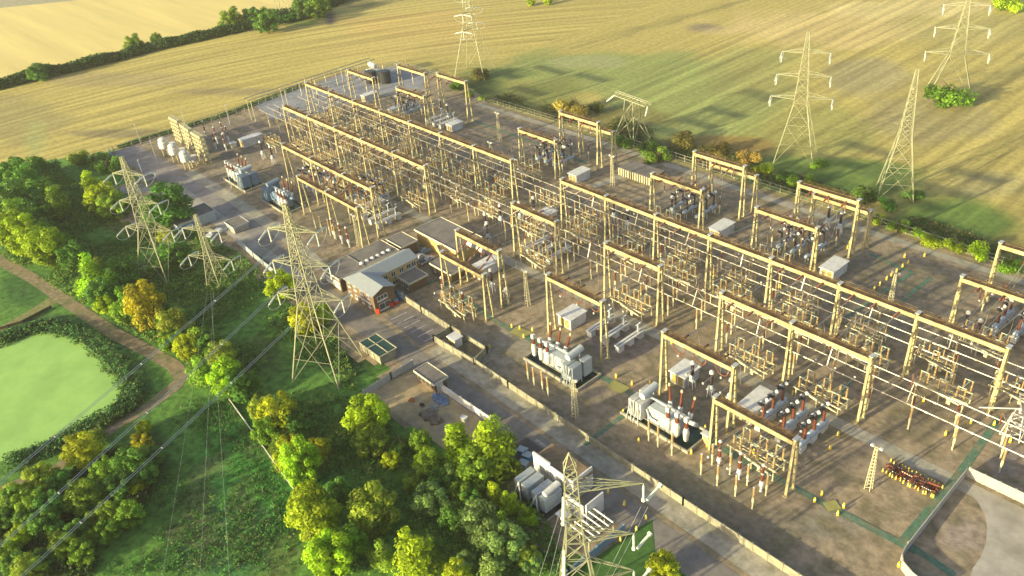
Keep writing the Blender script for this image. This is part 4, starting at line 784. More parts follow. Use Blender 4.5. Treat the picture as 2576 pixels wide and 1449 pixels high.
lp = empty('lamp_post'); MB().lathe((0, 0, 0), (0, 0, 8.5), [(0, .2), (.3, .12), (1, .08)], 7).build('pole', TGREY, lp); MB().cb(.3, 0, 8.4, .9, .35, .2).build('lamp_head', TGREY, lp)
for u, v, lb in ((395, 405, 'at the bend of the road'), (355, 362, 'in the field corner'), (579, 312, 'by the fence at the far left'), (470, 325, 'beyond the capacitor stacks'), (365, 455, 'beside the left pylon'), (583, 472, 'in front of the far left transformer')):
    p_ = G(u, v); place(lp, (p_.x, p_.y, 0), 0, 'plain grey lamp post '+lb, 'plain lamp posts', 'lamp post')
bo = empty('marker_post'); MB().lathe((0, 0, 0), (0, 0, 1.25), [(0, .26), (.6, .24), (.8, .16), (1, .1)], 7).build('post', YEL, bo); MB().lathe((0, 0, .62), (0, 0, .78), [(0, .27), (1, .25)], 7).build('band', WHITE, bo)
mk_pts = [(2275, 648), (2270, 672), (2255, 685), (2242, 695), (2230, 704), (2213, 718), (2199, 729), (2325, 646), (2284, 664), (2132, 625), (2137, 614), (1963, 725), (1942, 645), (1232, 876), (1340, 873), (1288, 824), (1308, 828), (1340, 833), (1318, 850), (1550, 950), (1635, 965), (1590, 968), (1568, 1040), (1607, 1112), (1394, 1142), (1413, 1155), (1530, 1240), (1571, 1270), (1625, 1307), (1601, 1335), (1561, 1362), (1739, 1141), (1764, 1168), (1779, 1123), (1896, 1140), (1904, 1163), (1932, 1164), (1902, 1155), (1774, 1080), (2088, 1130), (2108, 1096), (2067, 1245), (2049, 1263), (2122, 1277), (2107, 1296), (2260, 1425), (2284, 1374), (2442, 1065), (2540, 1113), (2410, 1050), (2323, 1010), (1994, 993), (2378, 1095), (1690, 865), (1975, 810), (2115, 800), (1720, 760), (1800, 695), (2500, 1070)]
for i, (u, v) in enumerate(mk_pts):
    p_ = G(u, v); place(bo, (p_.x, p_.y, 0), 0, 'yellow marker post, %s of the scattered ones' % ordn(i), 'yellow marker posts', 'marker post')
cx_, cy_ = G(2293, 1208)[:2]
rk = empty('reel_stack', (cx_, cy_, 0), 0, 'stack of dark brown insulators ringed by yellow and white posts', 'insulator stack')
random.seed(5)
for k in range(34):
    x = random.uniform(-4.2, 4.2); y = random.uniform(-1.0, 1.0); a = random.choice((0, .2, 1.4)); d = Vector((math.cos(a), math.sin(a), 0))*random.uniform(.8, 1.4); c_ = Vector((x, y, .35+random.choice((0, 0, .45))))
    MB().insul(c_-d, c_+d, .28, 5, 7).build('insulator', BROWN if k % 3 else DARK, rk)
k = 0
for x in [-4.9+i*.7 for i in range(15)]:
    for y in (-1.7, 1.7):
        place(bo, (cx_+x+random.uniform(-.2, .2), cy_+y+random.uniform(-.2, .2), 0), 0, 'yellow marker post ringing the brown insulator stack, %s from its left end' % ordn(k), 'yellow posts round the insulator stack', 'marker post', (.62, .62, .7)); k += 1
def binobj(u, v, mt, lid, lb):
    p_ = G(u, v); b = empty('bin', (p_.x, p_.y, 0), 0, lb, 'bin'); MB().lathe((0, 0, 0), (0, 0, 1.3), [(0, .55), (1, .75)], 4).build('body', mt, b); MB().lathe((0, 0, 1.305), (0, 0, 1.5), [(0, .8), (.6, .75), (1, .3)], 4).build('lid', lid, b)
binobj(952, 788, RED, RED, 'red bin by the corner of the brick gable'); binobj(986, 770, RED, BLACK, 'red skip with a dark top beside the white window'); binobj(998, 764, RED, BLUE, 'red skip with a blue cover beside the brick gable')
for k, (u, v, mt, lb) in enumerate(((1315, 1142, BLUE, 'blue bin with a pale lid, left of three beside the trees'), (1328, 1155, BLUE, 'pale topped double bin in the middle of three beside the trees'), (1318, 1175, TGREY, 'pale topped bin half under the tree'))):
    p_ = G(u, v); b = empty('bin', (p_.x, p_.y, 0), .3, lb, 'bin'); MB().box(-.9, .9, -.7, .7, .1, 1.3).build('body', mt, b); MB().box(-1, 1, -.8, .8, 1.303, 1.42).build('lid', TGREY, b)
def pickup(x, y, rz, paint, lb, cat='pickup truck'):
    c = empty('pickup_truck', (x, y, 0), rz, lb, cat)
    m_ = MB(); sec = [(-2.5, .5), (-2.5, 1.05), (-.4, 1.05), (-.25, 1.1), (.1, 1.75), (1.15, 1.75), (1.6, 1.15), (2.45, 1.0), (2.55, .5)]
    n = len(sec); m_.add([(a, -.9 if z < 1.3 else -.72, z) for a, z in sec]+[(a, .9 if z < 1.3 else .72, z) for a, z in sec], [tuple(range(n)), tuple(range(2*n-1, n-1, -1))]+[(i, i+n, (i+1) % n+n, (i+1) % n) for i in range(n)]); m_.build('body', paint, c)
    m_ = MB(); m_.box(-2.35, -.5, -.75, .75, 1.053, 1.09); m_.build('load_bed', BLACK, c)
    m_ = MB(); m_.add([(1.17, -.62, 1.72), (1.17, .62, 1.72), (1.6, .75, 1.2), (1.6, -.75, 1.2)], [(0, 3, 2, 1)]); m_.box(.15, 1.05, -.80, -.735, 1.2, 1.62); m_.box(.15, 1.05, .735, .80, 1.2, 1.62); m_.build('window', GLASS, c)
    for x_ in (-1.6, 1.6):
        for y_ in (-.85, .85): w_ = MB(); w_.tube((x_, y_-.12, .38), (x_, y_+.12, .38), .38, 12); o = w_.build('wheel', BLACK, c); w_ = MB(); w_.tube((x_, y_-.13, .38), (x_, y_+.13, .38), .2, 8); w_.build('rim', GREY, o)
    for y_ in (-.65, .65): m_ = MB(); m_.cb(2.5, y_, .75, .12, .3, .18); m_.build('headlight', WHITE, c)
p1, p2 = G(1052, 655), G(1074, 660)
pickup(p1.x, p1.y, 1.6, WHITE, 'white pickup parked close behind the office wing'); pickup(p2.x, p2.y, 1.6, WHITE, 'white pickup parked beside another in front of the annexe')
p3 = G(1003, 748); pickup(p3.x, p3.y, .2, BLUEG, 'dark blue grey pickup in the shade of the office gable', 'pickup truck'); p4 = G(1040, 640); pickup(p4.x+2, p4.y+2, 1.2, BLUEG, 'dark pickup in the shade behind the skylight building')
tw = empty('lattice_support', tuple(G(2548, 1092)), 0, 'white lattice cage standing by the right edge under the tubes', 'support'); m_ = MB()
for i_ in range(4):
    a_, b_ = ((-1, -1), (1, -1), (1, 1), (-1, 1))[i_], ((1, -1), (1, 1), (-1, 1), (-1, -1))[i_]; m_.bar((a_[0]*1.8, a_[1]*1.8, 0), (a_[0]*.9, a_[1]*.9, 5.6), .16)
    for z_ in (0, 1.9, 3.8): k_ = 1.8-.9*z_/5.6; q_ = 1.8-.9*(z_+1.8)/5.6; m_.bar((a_[0]*k_, a_[1]*k_, z_), (b_[0]*q_, b_[1]*q_, z_+1.8), .09); m_.bar((a_[0]*q_, a_[1]*q_, z_+1.8), (b_[0]*q_, b_[1]*q_, z_+1.8), .09)
m_.build('lattice', WHITE, tw); m_ = MB(); m_.bar((0, 0, 5.4), (0, 0, 6.6), .3); m_.bar((0, 0, 6.6), (-6, -4, 6.0), .2); m_.bar((0, 0, 6.6), (-2, 5, 6.2), .2); m_.build('arm', WHITE, tw)
# storage yard clutter
random.seed(11)
def heap(name, u, v, mt, n, sp, lb, cat, sz=.35):
    p_ = G(u, v); g_ = empty(name, (p_.x, p_.y, 0), 0, lb, cat); m_ = MB()
    for k in range(n):
        a = random.uniform(0, 6.28); r_ = random.random()**.5; x, y = math.cos(a)*r_*sp[0], math.sin(a)*r_*sp[1]; s_ = random.uniform(.5, 1)*sz; z = random.uniform(.05, .6)*(1-r_)
        q = Vector((random.uniform(-1, 1), random.uniform(-1, 1), random.uniform(-.3, .3))).normalized()*s_; m_.bar(Vector((x, y, z+.15))-q, Vector((x, y, z+.15))+q, s_*1.3, s_)
    m_.build('pieces', mt, g_)
heap('rubble_heap', 1108, 1006, mat('slate blue rubble', (.16, .21, .32), .7, 0, .5, 1.5), 170, (2.6, 1.3), 'heap of slate blue rubble beside the brick hut', 'rubble heap')
heap('rubble_heap', 1036, 1008, mat('rust orange', (.42, .14, .04), .8, 0, .3, 2), 22, (.8, .5), 'small rust orange heap in the storage yard', 'rubble heap')
heap('timber_stack', 1085, 1052, mat('old timber', (.16, .13, .10), .9, 0, .4, 1), 26, (3.2, 1.0), 'long stack of dark timber baulks in the storage yard', 'timber stack', 1.1)
heap('rubble_heap', 1062, 1020, BLACK, 8, (.6, .4), 'small black heap in the storage yard', 'rubble heap')
heap('rubble_heap', 1090, 1028, mat('grey rubble', (.26, .25, .24), .9, 0, .4, 1), 10, (1.2, .8), 'flat grey slabs in the storage yard', 'rubble heap', .6)
p_ = G(1168, 1058); bx_ = empty('crate', (p_.x, p_.y, 0), .3, 'small white topped crate in the storage yard', 'crate'); MB().box(-.7, .7, -.5, .5, 0, 1).build('body', GREY, bx_); MB().box(-.75, .75, -.55, .55, 1.003, 1.1).build('lid', WHITE, bx_)
for k, (u, v) in enumerate(((440, 572), (535, 590), (551, 585), (528, 600))):
    p_ = G(u, v); e = empty('equipment_box', (p_.x, p_.y, 0), .2*k, 'small pale equipment box near the small pylon, %s from the left' % ORD[k], 'box', 'pale boxes near the small pylon'); MB().box(-1.1, 1.1, -.8, .8, 0, 1.2).build('body', TGREY, e); MB().box(-1.15, 1.15, -.85, .85, 1.203, 1.3).build('lid', WHITE, e)
# ------------------------------------------------------------------ pylons
def pylon(loc, H, b, arms, ang, label, waist=.42, topw=.35, group='lattice pylons', ins='tension', th=.2, sides=(-1, 1)):
    th *= .55
    g_ = empty('pylon', loc, ang, label, 'pylon', group)
    zw = H*waist; ww = b*.34
    def hw(z): return b+(ww-b)*z/zw if z < zw else ww+(topw-ww)*(z-zw)/(H-zw)
    legs, br = MB(), MB(); C = ((-1, -1), (1, -1), (1, 1), (-1, 1))
    zs = [0]; z = 0
    while z < H-.8:
        z += max(1.6, hw(z)*2.0); zs.append(min(z, H))
    if zs[-1] < H: zs.append(H)
    for (sx, sy) in C:
        q = [(sx*hw(z), sy*hw(z), z) for z in (0, zw, H)]; legs.bar(q[0], q[1], th*1.25); legs.bar(q[1], q[2], th)
    for a, c in zip(zs, zs[1:]):
        ha, hc = hw(a), hw(c)
        for i in range(4):
            s0, s1 = C[i], C[(i+1) % 4]
            br.bar((s0[0]*ha, s0[1]*ha, a), (s1[0]*hc, s1[1]*hc, c), th*.5); br.bar((s1[0]*ha, s1[1]*ha, a), (s0[0]*hc, s0[1]*hc, c), th*.5)
            if c < H: br.bar((s0[0]*hc, s0[1]*hc, c), (s1[0]*hc, s1[1]*hc, c), th*.5)
            if a == 0: br.bar((s0[0]*ha*.0+s0[0]*(ha+hc)/2, s0[1]*(ha+hc)/2, c*.5), (s1[0]*(ha+hc)/2, s1[1]*(ha+hc)/2, c*.5), th*.4)
    if ins == 'near':
        for sx, sy in C: legs.bar((sx*topw, sy*topw, H), (0, 0, H+2.8), th*.8)
        for (zz, xx) in ((30.5, -1.2), (19, -1.7), (10, -2.4)):
            for dy in (-.5, .5): MB().lathe((xx, dy-1.2, zz), (xx-.3, dy-1.6, zz-4.2), [(0, .06), (.05, .22), (.92, .22), (.93, .4), (1, .4)], 8).build('insulator', INSG, g_)
    lo = legs.build('legs', PYL, g_); br.build('bracing', PYL, g_)
    for z, ln in arms:
        for s in sides:
            h_ = hw(z); hd = 1.2; a = MB(); tip = Vector((s*(h_+ln), 0, z))
            for yy in (-1, 1):
                a.bar((s*h_, yy*h_, z), tip, th*.8); a.bar((s*h_, yy*hw(z+hd), z+hd), tip, th*.6)
            n = max(3, int(ln/1.6))
            for k in range(n):
                t0, t1 = k/n, (k+1)/n
                for yy in (-1, 1):
                    p0 = Vector((s*h_, yy*h_, z)).lerp(tip, t0); p1 = Vector((s*h_, yy*h_, z+hd)).lerp(tip, t1); p2 = Vector((s*h_, yy*h_, z+hd)).lerp(tip, t0); a.bar(p0, p1, th*.35) if k % 2 else a.bar(p2, Vector((s*h_, yy*h_, z)).lerp(tip, t1), th*.35)
                a.bar(Vector((s*h_, -h_, z)).lerp(tip, t0), Vector((s*h_, h_, z)).lerp(tip, t1), th*.35)
            ao = a.build('crossarm', PYL, g_)
            if ins == 'tension':
                for yy in (-1, 1):
                    i_ = MB(); e0 = tip+Vector((0, 0, -.2)); e1 = tip+Vector((0, yy*4.3, -1.0)); i_.lathe(e0, e1, [(0, .06), (.12, .06), (.14, .21), (.88, .21), (.9, .08), (1, .08)], 8); i_.build('insulator', INSG, ao)
                j_ = MB(); pts = [tip+Vector((0, 4.3*math.cos(math.pi*k/8), -1.0-2.6*math.sin(math.pi*k/8))) for k in range(9)]; j_.path(pts, .07, 5); j_.build('jumper', WIRE, ao)
                i_ = MB(); i_.lathe(tip, tip+Vector((0, 0, -3.4)), [(0, .05), (.1, .16), (.9, .16), (1, .22)], 7); i_.build('insulator', INSG, ao)
            elif ins == 'near':
                i_ = MB(); i_.lathe(tip, tip+Vector((0, 0, -3.6)), [(0, .06), (.15, .06), (.16, .19), (.9, .19), (.92, .36), (1, .36)], 9); i_.build('insulator', INSG, ao)
                i_ = MB(); e0 = tip+Vector((.3, 0, -4.2)); i_.lathe(e0+Vector((.2, .4, .1)), e0+Vector((2.6, 2.4, 1.2)), [(0, .1), (.05, .24), (.85, .24), (.87, .42), (1, .42)], 9); i_.build('insulator', INSG, ao)
            elif ins == 'hang':
                i_ = MB(); i_.lathe(tip, tip+Vector((0, 0, -3.6)), [(0, .05), (.12, .26), (.9, .26), (1, .1)], 7); i_.build('insulator', INSG, ao)
    return g_
A_ = math.radians(30)
def base(u, v): p = G(u, v); return (p.x, p.y, 0)
pylon(base(826, 930), 45, 6.3, [(38.6, 5.2), (30.2, 5.8), (21.4, 6.4)], A_, 'tallest pale yellow pylon standing in the scrub in front of the brick buildings', th=.36, waist=.44)
pylon(base(415, 690), 38, 5.4, [(32.8, 4.6), (24.2, 5.4), (15.6, 6.2)], A_, 'tall pylon at the left among dark bushes', th=.30)
pylon(base(548, 712), 22.5, 2.2, [(17.6, 5.6), (8.6, 6.2)], A_, 'small brownish pylon between the tall left pylon and the road', waist=.5, th=.24)
pylon((-61.5, 56.8, 0), 35.6, 3.7, [(31.5, 9.4), (21.0, 7.6), (12.5, 6.6)], math.radians(48), 'nearest pylon, cut by the bottom edge beside the white building', waist=.6, topw=.85, th=.32, sides=(1,), ins='near')
pylon(base(2000, 395), 42, 6.2, [(35.4, 6.4), (28, 6.8), (20.7, 7.6)], math.radians(25), 'tall far pylon right of centre with crossarms, behind the gantries', waist=.45, th=.34)
pylon(base(2250, 488), 38.5, 5.0, [(33, .5)], math.radians(118), 'leaning looking pylon seen edge on at the right', ins='none', waist=.5, th=.40)
pylon(base(2387, 236), 37.0, 7.5, [(32.7, 6.6), (24.6, 7.2), (15.6, 8)], math.radians(25), 'far pylon standing in a green square of scrub at the top right', waist=.4, th=.42)
pylon(base(1196, 188), 44, 7.4, [(37, 4), (29, 4.6), (22, 5.2)], math.radians(118), 'far pylon in the green field at the top centre', waist=.5, th=.34)
pylon(base(722, 48), 42, 6.2, [(34, 6), (27, 6.6), (20, 7)], math.radians(40), 'distant pylon standing in the hedge at the top left', waist=.5, ins='hang', th=.34)
# squat terminal pylon
sp_ = base(1590, 350); g_ = empty('terminal_pylon', sp_, math.radians(-8), 'squat wide table topped pylon beyond the far fence', 'pylon'); m_ = MB(); Hs = 15
for sx in (-1, 1):
    for sy in (-1, 1): m_.bar((sx*5.5, sy*4.2, 0), (sx*2.6, sy*1.6, Hs*.62), .34); m_.bar((sx*2.6, sy*1.6, Hs*.62), (sx*2.2, sy*1.3, Hs), .3)
for sx in (-1, 1): m_.bar((sx*5.5, -4.2, 0), (sx*2.6, 1.6, Hs*.62), .2); m_.bar((sx*5.5, 4.2, 0), (sx*2.6, -1.6, Hs*.62), .2)
for sy in (-1, 1): m_.bar((-5.5, sy*4.2, 0), (2.6, sy*1.6, Hs*.62), .2); m_.bar((5.5, sy*4.2, 0), (-2.6, sy*1.6, Hs*.62), .2); m_.bar((-2.6, sy*1.6, Hs*.62), (2.2, sy*1.3, Hs), .2)
m_.build('legs', PYL, g_); m_ = MB()
for sy in (-1.4, 1.4):
    m_.bar((-8.5, sy, Hs), (8.5, sy, Hs), .3); m_.bar((-8.5, sy*.4, Hs+1.1), (8.5, sy*.4, Hs+1.1), .22)
    for k in range(9): m_.bar((-8.5+k*1.9, sy, Hs), (-7.6+k*1.9, sy*.4, Hs+1.1), .13); m_.bar((-7.6+k*1.9, sy*.4, Hs+1.1), (-6.6+k*1.9, sy, Hs), .13)
for k in range(9): m_.bar((-8.5+k*2.1, -1.4, Hs), (-7.5+k*2.1, 1.4, Hs), .13)
m_.build('crossarm', PYL, g_)
for s in (-1, 1): MB().lathe((s*8.5, 0, Hs), (s*10.5, -3.0*1, Hs-2.6), [(0, .08), (.15, .3), (.9, .3), (1, .08)], 7).build('insulator', INSG, g_)
# power lines to the lower left
pA = Vector(base(825, 932)); ax = Vector((math.cos(A_), math.sin(A_), 0)); ldir = Vector((.47, -.88, 0))
def line(p, q, label, sag=3, tw=.5, r=.045, n=14):
    p, q = Vector(p), Vector(q); g_ = empty('power_line', p, 0, label, 'power line', 'twin power lines'); d = q-p; s_ = d.cross(Vector((0, 0, 1))).normalized()*tw/2
    for sgn in ((-1, 1) if tw else (1,)):
        MB().path([d*(k/n)+Vector((0, 0, -4*sag*(k/n)*(1-k/n)))+s_*sgn for k in range(n+1)], r, 4).build('wire', WIRE, g_)
    if tw:
        m_ = MB()
        for t in (.25, .5, .75, .95): c_ = d*t+Vector((0, 0, -4*sag*t*(1-t))); m_.bar(c_-s_*1.2, c_+s_*1.2, .10)
        m_.build('spacer', WHITE, g_)
for (u, v, z, ue, ve, ze, nm) in ((703, 616, 36.5, -120, 1312, 26, 'uppermost'), (717, 716, 28, -120, 1480, 19, 'middle'), (733, 820, 19.5, -40, 1535, 12, 'lowest')):
    line(G(u, v, z), G(ue, ve, ze), 'twin wires sweeping down to the lower left from the tallest pylon, %s pair' % nm, .4, .55, .062)
for k, (a, b) in enumerate((((530, 735), (548, 1100, 1, 580)), ((538, 730), (548, 1100, 1, 500)), ((522, 730), (548, 1100, 1, 400)))):
    line(G(a[0], a[1], 8), G(b[3], 1500, 2), 'faint single wire dropping across the scrub from the small pylon, %s of three' % ORD[k], .3, 0, .016)
for k, (a, b, za, zb) in enumerate((((1427, 1265), (1370, 1500), 12, 6), ((1405, 1300), (1340, 1500), 12, 6), ((1612, 1275), (1525, 1449), 14, 7), ((1630, 1275), (1540, 1449), 14, 7), ((1432, 1310), (1385, 1500), 12, 6))):
    line(G(*a, za), G(*b, zb), 'thin wire running down from the nearest pylon, %s from the left' % ORD[(1, 0, 3, 4, 2)[k]], .1, 0, .035)
# ------------------------------------------------------------------ vegetation
def leafmesh(name, n, lobes, ls, seed, up=.35):
    rnd = random.Random(seed); V = []; F = []; Cc = []
    tot = sum(l[3]**2 for l in lobes)
    for (lx, ly, lz, lr) in lobes:
        k = int(n*lr*lr/tot); lt = rnd.uniform(.58, 1.32)
        for _ in range(k):
            d = Vector((rnd.gauss(0, 1), rnd.gauss(0, 1), rnd.gauss(0, 1))).normalized(); r_ = lr*(1-.5*rnd.random()**2.2)
            nn = noise.noise(d*2.3+Vector((seed*3.1, lx, ly))); r_ *= 1+.35*nn
            if noise.noise(d*4.1+Vector((lz, seed, 1))) < -.28: continue
            c = Vector((lx, ly, lz))+Vector((d.x*r_, d.y*r_, d.z*r_*.92))
            if c.z < .03: continue
            nrm = (d+Vector((rnd.uniform(-.6, .6), rnd.uniform(-.6, .6), rnd.uniform(-.5, .6)+up))).normalized()
            a = nrm.orthogonal().normalized(); a.rotate(Matrix.Rotation(rnd.uniform(0, 6.28), 3, nrm)); b = nrm.cross(a); s = ls*rnd.uniform(.6, 1.35); i = len(V)
            V += [c-a*s*.5, c+b*s*.32, c+a*s*.6, c-b*s*.32]; F.append((i, i+1, i+2, i+3)); t = lt*rnd.uniform(.72, 1.28); Cc += [(t*rnd.uniform(.92, 1.1), t, t*.95, 1)]*4
    me = bpy.data.meshes.new(name); me.from_pydata([tuple(v) for v in V], [], F); me.update(); me.materials.append(LEAF)
    at = me.color_attributes.new('leaf', 'FLOAT_COLOR', 'POINT'); at.data.foreach_set('color', [x for c in Cc for x in c]); return me
def lobes(seed, kind):
    r = random.Random(seed); L_ = []
    if kind == 'round':
        L_ = [(0, 0, .5, .26)]
        for i in range(26):
            t = i/25; ph = i*2.4+r.uniform(-.4, .4); z = .14+.72*t; rr = .34*math.sin(math.pi*(.16+.72*t))**.7*r.uniform(.75, 1.15)
            L_.append((rr*math.cos(ph), rr*math.sin(ph), z+r.uniform(-.05, .05), r.uniform(.085, .155)))
    elif kind == 'tall':
        L_ = [(r.uniform(-.12, .12)*(1.1-i/9), r.uniform(-.12, .12), .16+i*.085, .20*(1.15-i/11)+.03) for i in range(10)]+[(r.uniform(-.22, .22), r.uniform(-.22, .22), r.uniform(.2, .6), .12) for _ in range(5)]
    else:
        L_ = [(r.uniform(-.34, .34), r.uniform(-.34, .34), r.uniform(.12, .42), r.uniform(.16, .28)) for _ in range(8)]
    return L_
TREES = {}
def trunkmesh(seed):
    r = random.Random(seed); m_ = MB(); m_.tube((0, 0, 0), (r.uniform(-.02, .02), 0, .5), .028, 7, .016)
    for k in range(5): a = r.uniform(0, 6.28); z = .22+.07*k; m_.tube((0, 0, z), (.22*math.cos(a), .22*math.sin(a), z+.25), .012, 5, .004)
    return m_
for kind, n, ls in (('round', 5600, .058), ('tall', 4200, .050), ('bush', 2300, .068)):
    for sd in range(4 if kind == 'round' else 3):
        me = leafmesh(kind+'_crown', n, lobes(sd*7+1, kind), ls, sd+1)
        t = empty('tree' if kind != 'bush' else 'bush')
        o = bpy.data.objects.new('crown' if kind != 'bush' else 'foliage', me); COL.objects.link(o); o.parent = t; KIDS.setdefault(t.name, []).append(o)
        trunkmesh(sd).build('trunk' if kind != 'bush' else 'stem', BARK, t)
        TREES.setdefault(kind, []).append(t)
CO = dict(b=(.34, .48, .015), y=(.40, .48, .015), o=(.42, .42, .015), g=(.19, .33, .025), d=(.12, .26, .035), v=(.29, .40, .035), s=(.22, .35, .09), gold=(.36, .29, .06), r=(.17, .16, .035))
CN = dict(b='bright yellow-green', y='yellow', o='golden', g='mid green', d='dark green', v='olive green', s='grey-green', gold='golden brown', r='russet')
cnt = 0
def tree(u, v, wpx, hpx, kind, c, where, cat=None):
    """u,v = picture point of the crown's centre, wpx,hpx = its width and height there"""
    global cnt
    p0 = G(u, v); dist = (p0-Vector((0, 0, CH))).length; sc_ = dist/FP; W_ = wpx*sc_; hgt = max(W_*(1.0 if kind == 'round' else .55 if kind == 'bush' else 1.6), hpx*sc_*1.0)
    zc = hgt*.5; p = G(u, v, zc); k = TREES[kind][cnt % len(TREES[kind])]; cnt += 1
    ext = .78 if kind == 'round' else .52 if kind == 'tall' else .95
    s = W_/ext
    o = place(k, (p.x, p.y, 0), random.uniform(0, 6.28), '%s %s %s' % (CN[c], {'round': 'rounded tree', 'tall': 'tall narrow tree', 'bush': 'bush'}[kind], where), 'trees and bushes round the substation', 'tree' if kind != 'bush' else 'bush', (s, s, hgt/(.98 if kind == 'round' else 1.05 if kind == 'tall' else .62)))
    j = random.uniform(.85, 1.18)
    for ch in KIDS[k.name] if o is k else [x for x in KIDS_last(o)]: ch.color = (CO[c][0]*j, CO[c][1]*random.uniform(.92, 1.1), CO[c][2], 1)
    return o
def KIDS_last(o): return KIDS.get(o.name, [])
random.seed(21)
